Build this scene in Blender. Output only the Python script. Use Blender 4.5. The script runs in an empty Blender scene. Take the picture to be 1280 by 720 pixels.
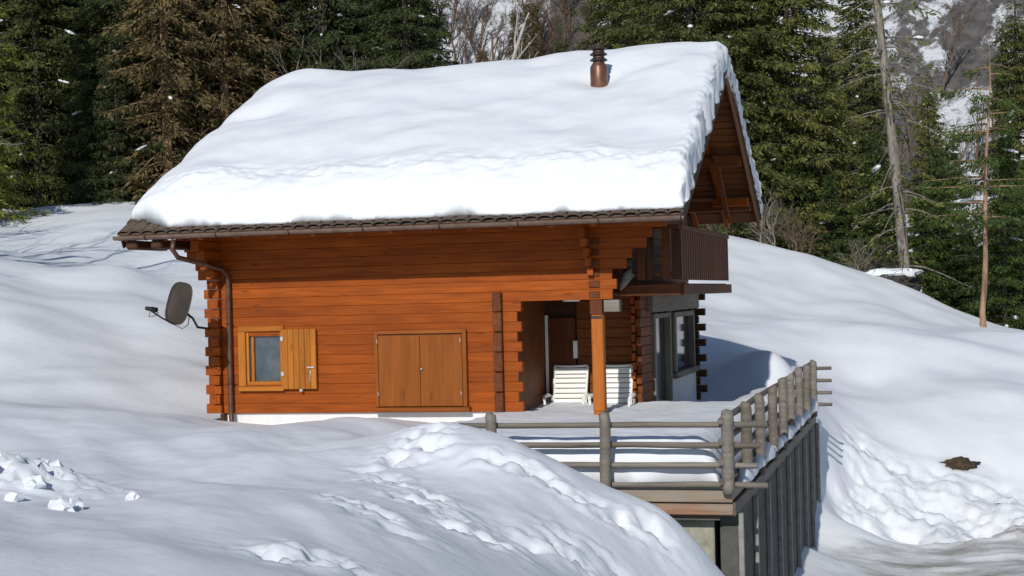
import bpy, bmesh, math, random
import numpy as np
from mathutils import Vector, Matrix
random.seed(7); rng = np.random.default_rng(7)
scene = bpy.context.scene; COL = scene.collection

# ------------------------------------------------------------------ camera
F = 2000.0; YAW = math.radians(14.8); PITCH = math.radians(0.26); ROLL = math.radians(1.43)
CAM = np.array([0, 0, 1.86])
FW = np.array([-math.sin(YAW)*math.cos(PITCH), math.cos(YAW)*math.cos(PITCH), math.sin(PITCH)])
R0 = np.array([math.cos(YAW), math.sin(YAW), 0]); U0 = np.cross(R0, FW)
RT = R0*math.cos(ROLL) - U0*math.sin(ROLL); UP = U0*math.cos(ROLL) + R0*math.sin(ROLL)
def ray(px, py): return FW + RT*((px-640)/F) + UP*((360-py)/F)
def at(px, py, ax, v):
    d = ray(px, py); return CAM + d*((v-CAM[ax])/d[ax])
def dep(px, py, D): return CAM + ray(px, py)*D
cd = bpy.data.cameras.new('camera'); cam = bpy.data.objects.new('camera', cd); COL.objects.link(cam)
cam.matrix_world = Matrix(((RT[0], UP[0], -FW[0], CAM[0]), (RT[1], UP[1], -FW[1], CAM[1]), (RT[2], UP[2], -FW[2], CAM[2]), (0, 0, 0, 1)))
cd.sensor_width = 36; cd.lens = 36*F/1280; cd.clip_start = 0.1; cd.clip_end = 5000
scene.camera = cam
# ------------------------------------------------------------------ light
LD = Vector((0.005, 1.0, -0.56)).normalized()
w = bpy.data.worlds.new('World'); scene.world = w; w.use_nodes = True
nt = w.node_tree; bg = nt.nodes['Background']
sky = nt.nodes.new('ShaderNodeTexSky'); sky.sky_type = 'NISHITA'; sky.sun_disc = False
sky.sun_elevation = math.asin(-LD.z); sky.sun_rotation = math.radians(180+0.3); sky.altitude = 1200
sky.air_density = 1.0; sky.dust_density = 0.1; sky.ozone_density = 3.0
nt.links.new(sky.outputs[0], bg.inputs[0]); bg.inputs[1].default_value = 0.108
sd = bpy.data.lights.new('sun', 'SUN'); sd.energy = 4.6; sd.angle = math.radians(0.5); sd.color = (1, 0.965, 0.91)
sun = bpy.data.objects.new('sun', sd); COL.objects.link(sun); sun.rotation_euler = LD.to_track_quat('-Z', 'Y').to_euler()
sun.location = (-3, -20, 30)
scene.view_settings.view_transform = 'Standard'; scene.view_settings.look = 'None'
scene.view_settings.exposure = -0.5; scene.view_settings.gamma = 1.0
scene.render.engine = 'CYCLES'
scene.cycles.max_bounces = 6; scene.cycles.diffuse_bounces = 3; scene.cycles.glossy_bounces = 2; scene.cycles.transmission_bounces = 3

# ------------------------------------------------------------------ helpers
def link(o, parent=None):
    COL.objects.link(o)
    if parent is not None:
        o.parent = parent; o.matrix_basis = W4(parent).inverted()     # meshes are written in world metres
    return o
def empty(name, loc=(0, 0, 0), parent=None):
    return _loc(link(bpy.data.objects.new(name, None), parent), loc)
def _loc(o, loc): o.matrix_basis = W4(o.parent).inverted() @ Matrix.Translation(loc); return o
def tag(o, label, cat, group=None, kind=None):
    o['label'] = label; o['category'] = cat
    if group: o['group'] = group
    if kind: o['kind'] = kind
    return o
def mesh_np(name, V, Fc, mat, smooth=False):
    """V (n,3), Fc (m,k) int array"""
    V = np.asarray(V, np.float32); Fc = np.asarray(Fc, np.int32); k = Fc.shape[1]
    m = bpy.data.meshes.new(name)
    m.vertices.add(len(V)); m.vertices.foreach_set('co', V.ravel())
    m.loops.add(Fc.size); m.loops.foreach_set('vertex_index', Fc.ravel())
    m.polygons.add(len(Fc)); m.polygons.foreach_set('loop_start', np.arange(0, Fc.size, k, dtype=np.int32))
    m.polygons.foreach_set('loop_total', np.full(len(Fc), k, np.int32))
    if smooth: m.polygons.foreach_set('use_smooth', np.ones(len(Fc), bool))
    m.update(calc_edges=True); m.validate()
    if mat: m.materials.append(mat)
    return m
def obj_np(name, V, Fc, mat, parent=None, smooth=False):
    return link(bpy.data.objects.new(name, mesh_np(name, V, Fc, mat, smooth)), parent)
def bm_obj(name, bm, mat, parent=None, smooth=False):
    m = bpy.data.meshes.new(name); bmesh.ops.recalc_face_normals(bm, faces=bm.faces); bm.to_mesh(m); bm.free()
    if smooth:
        for p in m.polygons: p.use_smooth = True
    m.materials.append(mat)
    return link(bpy.data.objects.new(name, m), parent)
BOXC = {}
def box_mesh(sx, sy, sz, bev, mat):
    key = (round(sx, 4), round(sy, 4), round(sz, 4), bev, mat.name)
    if key in BOXC: return BOXC[key]
    bm = bmesh.new(); bmesh.ops.create_cube(bm, size=1.0)
    for v in bm.verts: v.co = (v.co.x*sx, v.co.y*sy, v.co.z*sz)
    if bev: bmesh.ops.bevel(bm, geom=list(bm.edges), offset=bev, segments=1, affect='EDGES')
    m = bpy.data.meshes.new('box'); bm.to_mesh(m); bm.free(); m.materials.append(mat); BOXC[key] = m
    return m
def piece(name, lo, hi, mat, parent, axis='x', bev=0.008):
    """box between two corners whose local x axis (the grain) runs along `axis`"""
    lo = np.array(lo, float); hi = np.array(hi, float); s = np.abs(hi-lo); c = (lo+hi)/2
    ss = {'x': (s[0], s[1], s[2]), 'y': (s[1], s[0], s[2]), 'z': (s[2], s[1], s[0])}[axis]
    o = link(bpy.data.objects.new(name, box_mesh(*ss, min(bev, min(ss)*0.3), mat)), parent)
    Rm = {'x': Matrix.Identity(3), 'y': Matrix(((0, -1, 0), (1, 0, 0), (0, 0, 1))), 'z': Matrix(((0, 0, -1), (0, 1, 0), (1, 0, 0)))}[axis]
    o.matrix_basis = (W4(parent).inverted() @ (Matrix.Translation(c) @ Rm.to_4x4())); return o
def W4(p):
    m = Matrix.Identity(4)
    while p is not None: m = p.matrix_basis @ m; p = p.parent
    return m
def beam(name, a, b, wd, ht, mat, parent, bev=0.008):
    a = Vector(a); b = Vector(b); d = b-a
    o = link(bpy.data.objects.new(name, box_mesh(d.length, wd, ht, bev, mat)), parent)
    x = d.normalized(); y = Vector((0, 0, 1)).cross(x)
    y = Vector((0, 1, 0)) if y.length < 1e-4 else y.normalized()
    z = x.cross(y)
    o.matrix_basis = W4(parent).inverted() @ Matrix(((x.x, y.x, z.x, (a.x+b.x)/2), (x.y, y.y, z.y, (a.y+b.y)/2), (x.z, y.z, z.z, (a.z+b.z)/2), (0, 0, 0, 1)))
    return o
def tube_arr(pts, rad, n=8, cap=True):
    pts = np.asarray(pts, float); m = len(pts); rad = np.broadcast_to(np.asarray(rad, float), (m,))
    t = np.gradient(pts, axis=0); t /= np.linalg.norm(t, axis=1)[:, None]+1e-9
    ref = np.array([0, 0, 1.]) if abs(t[0][2]) < 0.9 else np.array([1., 0, 0])
    u = np.cross(t, ref); u /= np.linalg.norm(u, axis=1)[:, None]+1e-9; v = np.cross(t, u)
    a = np.arange(n)*2*math.pi/n
    V = pts[:, None, :] + rad[:, None, None]*(np.cos(a)[None, :, None]*u[:, None, :] + np.sin(a)[None, :, None]*v[:, None, :])
    V = V.reshape(-1, 3); Fc = []
    for i in range(m-1):
        for j in range(n):
            k = (j+1) % n; Fc.append((i*n+j, i*n+k, (i+1)*n+k, (i+1)*n+j))
    if cap:
        c0 = len(V); V = np.vstack([V, pts[0], pts[-1]])
        for j in range(n):
            k = (j+1) % n; Fc.append((c0, k, j, j)); Fc.append((c0+1, (m-1)*n+j, (m-1)*n+k, (m-1)*n+k))
    return V, Fc
def tube(name, pts, rad, mat, parent=None, n=8, smooth=True):
    V, Fc = tube_arr(pts, rad, n)
    m = bpy.data.meshes.new(name)
    m.from_pydata([tuple(p) for p in V], [], [tuple(dict.fromkeys(f)) for f in Fc]); m.update()
    if smooth:
        for p in m.polygons: p.use_smooth = len(p.vertices) == 4
    m.materials.append(mat)
    return link(bpy.data.objects.new(name, m), parent)
def lathe(name, prof, mat, parent=None, n=20, loc=(0, 0, 0)):
    V = []; Fc = []
    for r_, z in prof:
        for j in range(n): V.append((r_*math.cos(j*2*math.pi/n), r_*math.sin(j*2*math.pi/n), z))
    for i in range(len(prof)-1):
        for j in range(n):
            k = (j+1) % n; Fc.append((i*n+j, i*n+k, (i+1)*n+k, (i+1)*n+j))
    Fc.append(tuple(range(n))[::-1]); Fc.append(tuple((len(prof)-1)*n+j for j in range(n)))
    m = bpy.data.meshes.new(name); m.from_pydata(V, [], Fc); m.update()
    for p in m.polygons: p.use_smooth = len(p.vertices) == 4
    m.materials.append(mat)
    return _loc(link(bpy.data.objects.new(name, m), parent), loc)
# gradient noise in numpy
_P = {}
def perlin(x, y, seed=0):
    if seed not in _P: _P[seed] = np.random.default_rng(seed+100).uniform(0, 2*math.pi, (256, 256))
    g = _P[seed]; xi = np.floor(x).astype(int); yi = np.floor(y).astype(int); fx = x-xi; fy = y-yi
    def dot(ix, iy, dx, dy):
        a = g[ix % 256, iy % 256]; return np.cos(a)*dx + np.sin(a)*dy
    u = fx*fx*fx*(fx*(fx*6-15)+10); v = fy*fy*fy*(fy*(fy*6-15)+10)
    a = dot(xi, yi, fx, fy)*(1-u) + dot(xi+1, yi, fx-1, fy)*u
    b = dot(xi, yi+1, fx, fy-1)*(1-u) + dot(xi+1, yi+1, fx-1, fy-1)*u
    return (a*(1-v)+b*v)*1.5
def fbm(x, y, seed=0, oct=4, ridged=False):
    r_ = 0; am = 1.0
    for i in range(oct):
        p = perlin(x*2**i+17.3*i, y*2**i-9.1*i, seed+i)
        r_ = r_ + am*((1-2*np.abs(p)) if ridged else p); am *= 0.5
    return r_
def grid_faces(nx, ny):
    i = np.arange(nx*ny).reshape(ny, nx)
    return np.stack([i[:-1, :-1], i[:-1, 1:], i[1:, 1:], i[1:, :-1]], -1).reshape(-1, 4)
def sstep(a, b, x):
    t = np.clip((x-a)/(b-a), 0, 1); return t*t*(3-2*t)

# ------------------------------------------------------------------ materials
def new_mat(name):
    m = bpy.data.materials.new(name); m.use_nodes = True
    return m, m.node_tree.nodes, m.node_tree.links, m.node_tree.nodes['Principled BSDF']
def ramp(N, stops, inter='LINEAR'):
    r_ = N.new('ShaderNodeValToRGB'); e = r_.color_ramp; e.interpolation = inter
    while len(e.elements) < len(stops): e.elements.new(0.5)
    for el, (p, c) in zip(e.elements, stops): el.position = p; el.color = (*c, 1) if len(c) == 3 else c
    return r_
def noise(N, L, vec, scale, detail=4, rough=0.55):
    n = N.new('ShaderNodeTexNoise'); n.inputs['Scale'].default_value = scale; n.inputs['Detail'].default_value = detail
    n.inputs['Roughness'].default_value = rough
    if vec is not None: L.new(vec, n.inputs['Vector'])
    return n
def mapping(N, L, src, sc):
    mp = N.new('ShaderNodeMapping'); mp.inputs['Scale'].default_value = sc; L.new(src, mp.inputs['Vector']); return mp.outputs[0]
def mixc(N, L, fac, a, b, mode='MIX'):
    m = N.new('ShaderNodeMix'); m.data_type = 'RGBA'; m.blend_type = mode
    for s, v in ((m.inputs['Factor'], fac), (m.inputs['A'], a), (m.inputs['B'], b)):
        if hasattr(v, 'is_linked') or hasattr(v, 'links'): L.new(v, s)
        elif isinstance(v, (int, float)): s.default_value = v
        else: s.default_value = (*v, 1)
    return m.outputs['Result']
def bump(N, L, h, st, dist, bsdf, prev=None):
    b = N.new('ShaderNodeBump'); b.inputs['Strength'].default_value = st; b.inputs['Distance'].default_value = dist
    L.new(h, b.inputs['Height'])
    if prev is not None: L.new(prev, b.inputs['Normal'])
    L.new(b.outputs[0], bsdf.inputs['Normal']); return b.outputs[0]
def wood(name, base, var=0.35, weather=0.0, grey=(0.22, 0.2, 0.17), rough=0.6):
    m, N, L, B = new_mat(name)
    tc = N.new('ShaderNodeTexCoord'); oi = N.new('ShaderNodeObjectInfo')
    off = N.new('ShaderNodeVectorMath'); off.operation = 'MULTIPLY_ADD'
    off.inputs[1].default_value = (1, 1, 1)
    sc = N.new('ShaderNodeVectorMath'); sc.operation = 'SCALE'; sc.inputs[0].default_value = (37, 19, 53); L.new(oi.outputs['Random'], sc.inputs['Scale'])
    L.new(tc.outputs['Object'], off.inputs[0]); L.new(sc.outputs[0], off.inputs[2])
    g = noise(N, L, mapping(N, L, off.outputs[0], (1.6, 22, 22)), 1.0, 5, 0.6)
    g2 = noise(N, L, mapping(N, L, off.outputs[0], (0.5, 3, 3)), 1.0, 3)
    kn = N.new('ShaderNodeTexVoronoi'); kn.feature = 'F1'; kn.inputs['Scale'].default_value = 1.0
    L.new(mapping(N, L, off.outputs[0], (1.5, 5.5, 5.5)), kn.inputs['Vector'])
    kr = ramp(N, [(0.06, (1, 1, 1)), (0.17, (0, 0, 0))]); L.new(kn.outputs['Distance'], kr.inputs[0])
    d = [c*(1-var) for c in base]; l = [min(1, c*(1+var*0.6)) for c in base]
    r1 = ramp(N, [(0.3, d), (0.7, l)]); L.new(g.outputs[0], r1.inputs[0])
    r2 = ramp(N, [(0.3, (0.78, 0.74, 0.7)), (0.7, (1.1, 1.08, 1.05))]); L.new(g2.outputs[0], r2.inputs[0])
    c = mixc(N, L, 1.0, r1.outputs[0], r2.outputs[0], 'MULTIPLY')
    rr = ramp(N, [(0, (0.84, 0.81, 0.78)), (1, (1.08, 1.09, 1.12))]); L.new(oi.outputs['Random'], rr.inputs[0])
    c = mixc(N, L, 1.0, c, rr.outputs[0], 'MULTIPLY')
    km = N.new('ShaderNodeMath'); km.operation = 'MULTIPLY'; km.inputs[1].default_value = 0.55; L.new(kr.outputs[0], km.inputs[0])
    c = mixc(N, L, km.outputs[0], c, [x*0.3 for x in base])
    if weather:
        wn = noise(N, L, mapping(N, L, off.outputs[0], (1.2, 6, 6)), 1.0, 4); wr = ramp(N, [(0.5-weather*0.3, (0, 0, 0)), (0.75, (1, 1, 1))])
        L.new(wn.outputs[0], wr.inputs[0]); c = mixc(N, L, wr.outputs[0], c, grey)
    L.new(c, B.inputs['Base Color']); B.inputs['Roughness'].default_value = rough
    B.inputs['Specular IOR Level'].default_value = 0.18
    bump(N, L, g.outputs[0], 0.35, 0.006, B)
    return m
def plain(name, col, rough=0.6, metal=0.0, nscale=12, var=0.2, bmp=0.15, dist=0.005, spec=0.4):
    m, N, L, B = new_mat(name); tc = N.new('ShaderNodeTexCoord')
    n = noise(N, L, tc.outputs['Object'], nscale, 5)
    r_ = ramp(N, [(0.3, [c*(1-var) for c in col]), (0.7, [min(1, c*(1+var*0.6)) for c in col])]); L.new(n.outputs[0], r_.inputs[0])
    L.new(r_.outputs[0], B.inputs['Base Color']); B.inputs['Roughness'].default_value = rough; B.inputs['Metallic'].default_value = metal
    B.inputs['Specular IOR Level'].default_value = spec
    if bmp: bump(N, L, n.outputs[0], bmp, dist, B)
    return m
def snow_mat(name, dirt=False, fine=1.0):
    m, N, L, B = new_mat(name); geo = N.new('ShaderNodeNewGeometry')
    n1 = noise(N, L, geo.outputs['Position'], 55, 3, 0.7); n2 = noise(N, L, geo.outputs['Position'], 5.5, 5, 0.6)
    n3 = noise(N, L, geo.outputs['Position'], 1.1, 3)
    r_ = ramp(N, [(0.3, (0.775, 0.805, 0.84)), (0.7, (0.84, 0.86, 0.885))]); L.new(n3.outputs[0], r_.inputs[0])
    c = r_.outputs[0]
    if dirt:
        a = N.new('ShaderNodeAttribute'); a.attribute_name = 'dirt'
        sn = noise(N, L, mapping(N, L, geo.outputs['Position'], (0.35, 1.6, 1.0)), 1.6, 7, 0.65)
        s2 = noise(N, L, geo.outputs['Position'], 9, 6, 0.7)
        dr = ramp(N, [(0.25, (0.13, 0.115, 0.09)), (0.42, (0.3, 0.28, 0.245)), (0.6, (0.52, 0.51, 0.48)), (0.78, (0.68, 0.68, 0.67))])
        ad = N.new('ShaderNodeMath'); ad.operation = 'MULTIPLY_ADD'; ad.inputs[1].default_value = 0.65; L.new(sn.outputs[0], ad.inputs[0])
        s3 = N.new('ShaderNodeMath'); s3.operation = 'MULTIPLY'; s3.inputs[1].default_value = 0.35; L.new(s2.outputs[0], s3.inputs[0])
        L.new(s3.outputs[0], ad.inputs[2]); L.new(ad.outputs[0], dr.inputs[0])
        # the dirt attribute is broken up by noise so that slush patches have ragged edges
        m1 = N.new('ShaderNodeMath'); m1.operation = 'MULTIPLY_ADD'; m1.inputs[1].default_value = 1.7; L.new(a.outputs['Fac'], m1.inputs[0])
        m2 = N.new('ShaderNodeMath'); m2.operation = 'SUBTRACT'; m2.inputs[0].default_value = 0.05; L.new(ad.outputs[0], m2.inputs[1]); L.new(m2.outputs[0], m1.inputs[2])
        mr = ramp(N, [(0.0, (0, 0, 0)), (0.75, (1, 1, 1))]); L.new(m1.outputs[0], mr.inputs[0])
        mz = N.new('ShaderNodeMath'); mz.operation = 'MULTIPLY'; L.new(mr.outputs[0], mz.inputs[0])
        st = ramp(N, [(0.02, (0, 0, 0)), (0.2, (1, 1, 1))]); L.new(a.outputs['Fac'], st.inputs[0]); L.new(st.outputs[0], mz.inputs[1])
        c = mixc(N, L, mz.outputs[0], c, dr.outputs[0])
    L.new(c, B.inputs['Base Color']); B.inputs['Roughness'].default_value = 0.62; B.inputs['Specular IOR Level'].default_value = 0.25
    p = bump(N, L, n2.outputs[0], 0.22*fine, 0.05, B); bump(N, L, n1.outputs[0], 0.3*fine, 0.008, B, p)
    return m
def foliage(name, dark, light, rough=0.7):
    m, N, L, B = new_mat(name); geo = N.new('ShaderNodeNewGeometry'); oi = N.new('ShaderNodeObjectInfo')
    n = noise(N, L, geo.outputs['Position'], 0.55, 3)
    ad = N.new('ShaderNodeMath'); ad.operation = 'MULTIPLY_ADD'; ad.inputs[1].default_value = 0.5
    L.new(geo.outputs['Random Per Island'], ad.inputs[0])
    h = N.new('ShaderNodeMath'); h.operation = 'MULTIPLY'; h.inputs[1].default_value = 0.6; L.new(n.outputs[0], h.inputs[0]); L.new(h.outputs[0], ad.inputs[2])
    r_ = ramp(N, [(0.22, dark), (0.8, light)]); L.new(ad.outputs[0], r_.inputs[0])
    rr = ramp(N, [(0, (0.75, 0.8, 0.8)), (1, (1.15, 1.1, 1.0))]); L.new(oi.outputs['Random'], rr.inputs[0])
    c = mixc(N, L, 1.0, r_.outputs[0], rr.outputs[0], 'MULTIPLY')
    L.new(c, B.inputs['Base Color']); B.inputs['Roughness'].default_value = rough; B.inputs['Specular IOR Level'].default_value = 0.2
    return m
def bark(name, a, b, sc=6):
    m, N, L, B = new_mat(name); geo = N.new('ShaderNodeNewGeometry')
    n = noise(N, L, mapping(N, L, geo.outputs['Position'], (sc, sc, sc*0.25)), 1.0, 6, 0.65)
    r_ = ramp(N, [(0.35, a), (0.65, b)]); L.new(n.outputs[0], r_.inputs[0]); L.new(r_.outputs[0], B.inputs['Base Color'])
    B.inputs['Roughness'].default_value = 0.85; bump(N, L, n.outputs[0], 0.5, 0.03, B); return m
M = {}
M['snow'] = snow_mat('snow'); M['snow_ground'] = snow_mat('snow_ground', dirt=True)
M['log'] = wood('log_orange', (0.335, 0.074, 0.006), 0.3)
M['log_pale'] = wood('log_honey', (0.43, 0.13, 0.02), 0.2)  # paler honey tone, used on the corner post
M['brown'] = wood('stained_brown', (0.15, 0.048, 0.016), 0.35)
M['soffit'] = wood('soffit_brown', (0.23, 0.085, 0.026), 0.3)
M['porch'] = wood('shaded_log_brown', (0.20, 0.062, 0.014), 0.3)  # log orange darkened: the porch shade is put into the colour
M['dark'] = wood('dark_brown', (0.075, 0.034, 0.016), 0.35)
M['shut'] = wood('shutter_wood', (0.44, 0.155, 0.02), 0.2)
M['panel'] = wood('panel_wood', (0.30, 0.092, 0.014), 0.18)
M['grey'] = wood('weathered_grey', (0.225, 0.205, 0.175), 0.35)
M['greyd'] = wood('weathered_dark', (0.16, 0.14, 0.115), 0.4)
M['board'] = wood('weathered_board', (0.34, 0.25, 0.17), 0.35, weather=0.7, grey=(0.3, 0.28, 0.23))
M['boardr'] = wood('weathered_red_board', (0.38, 0.22, 0.14), 0.35, weather=0.3, grey=(0.3, 0.27, 0.22))
M['tile'] = plain('roof_tile', (0.13, 0.095, 0.07), 0.85, nscale=18, var=0.5)
M['gutter'] = plain('copper_gutter', (0.2, 0.135, 0.1), 0.5, 0.35, nscale=8, var=0.3)
M['spout'] = plain('copper_pipe', (0.14, 0.075, 0.05), 0.45, 0.5, nscale=8, var=0.3)
M['chimney'] = plain('chimney_copper', (0.2, 0.1, 0.065), 0.42, 0.55, nscale=9, var=0.35)
M['white'] = plain('white_plaster', (0.78, 0.775, 0.75), 0.8, nscale=6, var=0.08)
M['plastic'] = plain('white_plastic', (0.8, 0.78, 0.72), 0.45, nscale=5, var=0.05, bmp=0.03)
M['concrete'] = plain('concrete', (0.36, 0.35, 0.27), 0.9, nscale=7, var=0.35, bmp=0.3)
M['fin'] = plain('pale_post', (0.30, 0.29, 0.26), 0.8, nscale=9, var=0.25)
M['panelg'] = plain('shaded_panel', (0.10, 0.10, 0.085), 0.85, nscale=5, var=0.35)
M['metal'] = plain('dark_metal', (0.05, 0.045, 0.045), 0.5, 0.6, nscale=15, var=0.2)
M['dish'] = plain('dish_brown', (0.06, 0.044, 0.032), 0.5, 0.1, nscale=10, var=0.15, bmp=0.05)
M['steel'] = plain('hinge_steel', (0.6, 0.58, 0.54), 0.4, 0.5, var=0.1)
M['soil'] = plain('soil', (0.075, 0.05, 0.03), 0.95, nscale=11, var=0.7, bmp=0.9, dist=0.05)
M['rock'] = plain('rock', (0.05, 0.044, 0.038), 0.9, nscale=3, var=0.6, bmp=0.8, dist=0.08)
gm, N, L, B = new_mat('window_glass'); B.inputs['Base Color'].default_value = (0.16, 0.2, 0.23, 1); B.inputs['Roughness'].default_value = 0.16
B.inputs['Specular IOR Level'].default_value = 0.9
tcg = N.new('ShaderNodeTexCoord'); gn = noise(N, L, tcg.outputs['Object'], 3.5, 3); gr = ramp(N, [(0.35, (0.04, 0.06, 0.075)), (0.7, (0.11, 0.125, 0.13))]); L.new(gn.outputs[0], gr.inputs[0]); L.new(gr.outputs[0], B.inputs['Base Color'])
M['glass'] = gm
gm, N, L, B = new_mat('dark_glass'); B.inputs['Base Color'].default_value = (0.03, 0.026, 0.024, 1); B.inputs['Roughness'].default_value = 0.1
M['dglass'] = gm
M['spruce_d'] = foliage('spruce_dark', (0.014, 0.025, 0.010), (0.085, 0.105, 0.034))
M['spruce_m'] = foliage('spruce_mid', (0.024, 0.038, 0.010), (0.165, 0.175, 0.05))
M['spruce_y'] = foliage('spruce_yellow', (0.05, 0.065, 0.012), (0.20, 0.21, 0.03))
M['spruce_b'] = foliage('spruce_olive_brown', (0.035, 0.032, 0.015), (0.17, 0.13, 0.055))
M['pine'] = foliage('pine_green', (0.02, 0.04, 0.010), (0.09, 0.13, 0.03))
M['bark_g'] = bark('bark_grey', (0.10, 0.085, 0.07), (0.30, 0.26, 0.21))
M['bark_d'] = bark('bark_dark', (0.035, 0.028, 0.022), (0.10, 0.08, 0.06))
M['bark_r'] = bark('bark_reddish', (0.15, 0.085, 0.05), (0.40, 0.25, 0.15))
M['birch'] = bark('bark_birch', (0.42, 0.39, 0.34), (0.7, 0.67, 0.6))
M['twig'] = bark('twig_grey', (0.13, 0.11, 0.09), (0.3, 0.26, 0.21))
M['twigb'] = bark('twig_brown', (0.075, 0.05, 0.032), (0.19, 0.13, 0.085))

# ------------------------------------------------------------------ terrain
CP = []
def P(px, py, D): CP.append(dep(px, py, D))
for a in [(0, 328, 40), (130, 331, 40), (250, 336, 40), (-200, 326, 40), (400, 338, 41), (0, 334, 44), (250, 342, 44), (-200, 332, 44), (130, 338, 44),
          (0, 300, 54), (180, 290, 54), (-200, 300, 54), (0, 266, 66), (180, 254, 66), (90, 259, 66), (400, 252, 66), (-200, 266, 66), (600, 262, 64), (0, 262, 74), (200, 250, 74), (500, 255, 76),
          (0, 400, 33.2), (130, 405, 33.6), (240, 410, 34), (0, 470, 28.2), (130, 478, 28.2), (235, 480, 29), (235, 530, 25.6), (0, 520, 23), (130, 530, 23), (-200, 470, 28), (-200, 400, 33),
          (276, 537, 25.4), (400, 533, 25), (480, 527, 23.5), (560, 529, 19.6), (600, 542, 18.6), (620, 552, 18.2), (680, 575, 18.2), (720, 600, 18), (760, 616, 18), (830, 642, 18), (868, 672, 17.9), (884, 722, 17.8),
          (0, 720, 8), (0, 650, 11.4), (0, 600, 16), (200, 720, 8), (200, 650, 11.4), (200, 600, 16), (400, 720, 8.8), (400, 650, 12), (400, 610, 15.3), (400, 565, 19.5), (560, 720, 11.2), (560, 640, 15), (560, 580, 17.5), (700, 720, 13.6), (700, 655, 16), (800, 720, 16.3), (800, 680, 17), (-200, 600, 16), (-200, 720, 8),
          (1040, 645, 33.2), (1028, 560, 33.6), (1018, 610, 32.2), (1012, 664, 30.8), (1045, 565, 34.6), (1045, 528, 36), (1100, 545, 36.5), (1190, 545, 37), (1275, 530, 38), (1150, 622, 34.5), (1275, 618, 35),
          (1060, 470, 40.5), (1200, 470, 41), (1280, 468, 41.5), (1400, 470, 42), (1130, 500, 39), (1260, 500, 39), (930, 404, 44), (1080, 408, 44.5), (1215, 416, 44.5), (1280, 421, 44.5), (1400, 425, 45), (1000, 404, 46.5), (1150, 411, 47),
          (930, 301, 60), (1000, 319, 59), (1060, 332, 58), (1120, 352, 57), (1180, 382, 55), (1228, 414, 52), (1000, 372, 52), (1120, 388, 51), (1228, 432, 60), (1128, 385, 66), (1000, 352, 70), (930, 335, 72), (1350, 428, 55), (1300, 430, 60),
          (700, 350, 46), (600, 352, 44), (960, 444, 36.6), (890, 452, 36.4), (1005, 480, 36.2), (900, 300, 62), (800, 290, 64)]: P(*a)
for a in [(-11.6, 25.2, -.3), (-9.5, 25, -.22), (-7, 25, -.2), (-5.3, 25.5, -.6), (-11.6, 33, -.1), (-6, 33, -.4), (-8.5, 29, -.4), (-5, 28.5, -.7), (-5, 32, -.6),
          (0, 0, .3), (-2.5, 3, .45), (-6, 3, .7), (-1, 5, -.3), (4, 5, -1.6), (3, 9, -2.6), (0, 12, -2.6), (-1.6, 16, -3.0), (-1, 20, -3.25), (2, 20, -3.25), (7, 20, -3.2), (0, 24, -3.2), (4, 24, -3.15), (2, 28, -3.1), (6, 28, -3.0), (-1.2, 29, -3.1), (8, 32, -2.9), (3, 32.3, -2.95), (13, 32, -2.8), (12, 22, -3.1), (14, 10, -3.1),
          (-3, 21, -2.7), (-3, 26, -2.7), (-3, 30.5, -2.6), (-4.5, 21, -1.9), (-5, 23, -1.1), (-1.6, 32, -2.7), (-3.0, 33, -0.7), (-4.4, 33.6, -.55), (-4.2, 35.4, .42), (-3.3, 34.9, .42), (-4.0, 34.4, -.1),
          (-60, 20, 4), (-60, 70, 9), (40, 40, -2), (40, 80, -4), (10, 90, -1), (-20, 90, 6), (-60, 110, 12), (30, 110, -2), (0, 120, 3), (-100, 60, 14), (70, 60, -3)]: CP.append(np.array(a, float))
CP = np.array(CP)
def tpsk(r2): return np.where(r2 > 1e-12, 0.5*r2*np.log(np.maximum(r2, 1e-12)), 0)
_n = len(CP); _K = tpsk(((CP[:, None, :2]-CP[None, :, :2])**2).sum(-1)) + np.eye(_n)*0.25
_A = np.zeros((_n+3, _n+3)); _A[:_n, :_n] = _K; _A[:_n, _n] = 1; _A[:_n, _n+1:] = CP[:, :2]; _A[_n:, :_n] = _A[:_n, _n:].T
_W = np.linalg.solve(_A, np.concatenate([CP[:, 2], np.zeros(3)]))
def H0(x, y):
    x = np.asarray(x, float); y = np.asarray(y, float); sh = x.shape; x = x.ravel(); y = y.ravel()
    z = _W[_n] + _W[_n+1]*x + _W[_n+2]*y
    for i in range(_n): z = z + _W[i]*tpsk((x-CP[i, 0])**2+(y-CP[i, 1])**2)
    return z.reshape(sh)
def ground_at(px, py, t0=6, t1=90):
    d = ray(px, py); t = np.linspace(t0, t1, 1400); p = CAM[None]+d[None]*t[:, None]
    h = H0(p[:, 0], p[:, 1]); k = np.argmax(p[:, 2] < h); return p[k] if k else p[-1]
def blob(x, y, c, rx, ry=None, rot=0):
    ry = ry or rx; dx = x-c[0]; dy = y-c[1]; a = dx*math.cos(rot)+dy*math.sin(rot); b = -dx*math.sin(rot)+dy*math.cos(rot)
    return np.exp(-(a/rx)**2-(b/ry)**2)
TRAILS = [[(585, 533), (530, 541), (500, 560), (470, 575), (490, 592), (520, 610), (545, 632), (565, 660), (620, 680), (690, 718)],
          [(560, 545), (610, 565), (660, 582), (690, 598), (720, 615), (770, 640), (820, 665), (860, 700)],
          [(405, 625), (450, 640), (480, 660), (520, 680), (560, 705)],
          [(330, 685), (375, 690), (410, 695), (440, 712), (500, 719)],
          [(640, 660), (690, 670), (750, 685), (800, 696)]]
PRINTS = []
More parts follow.
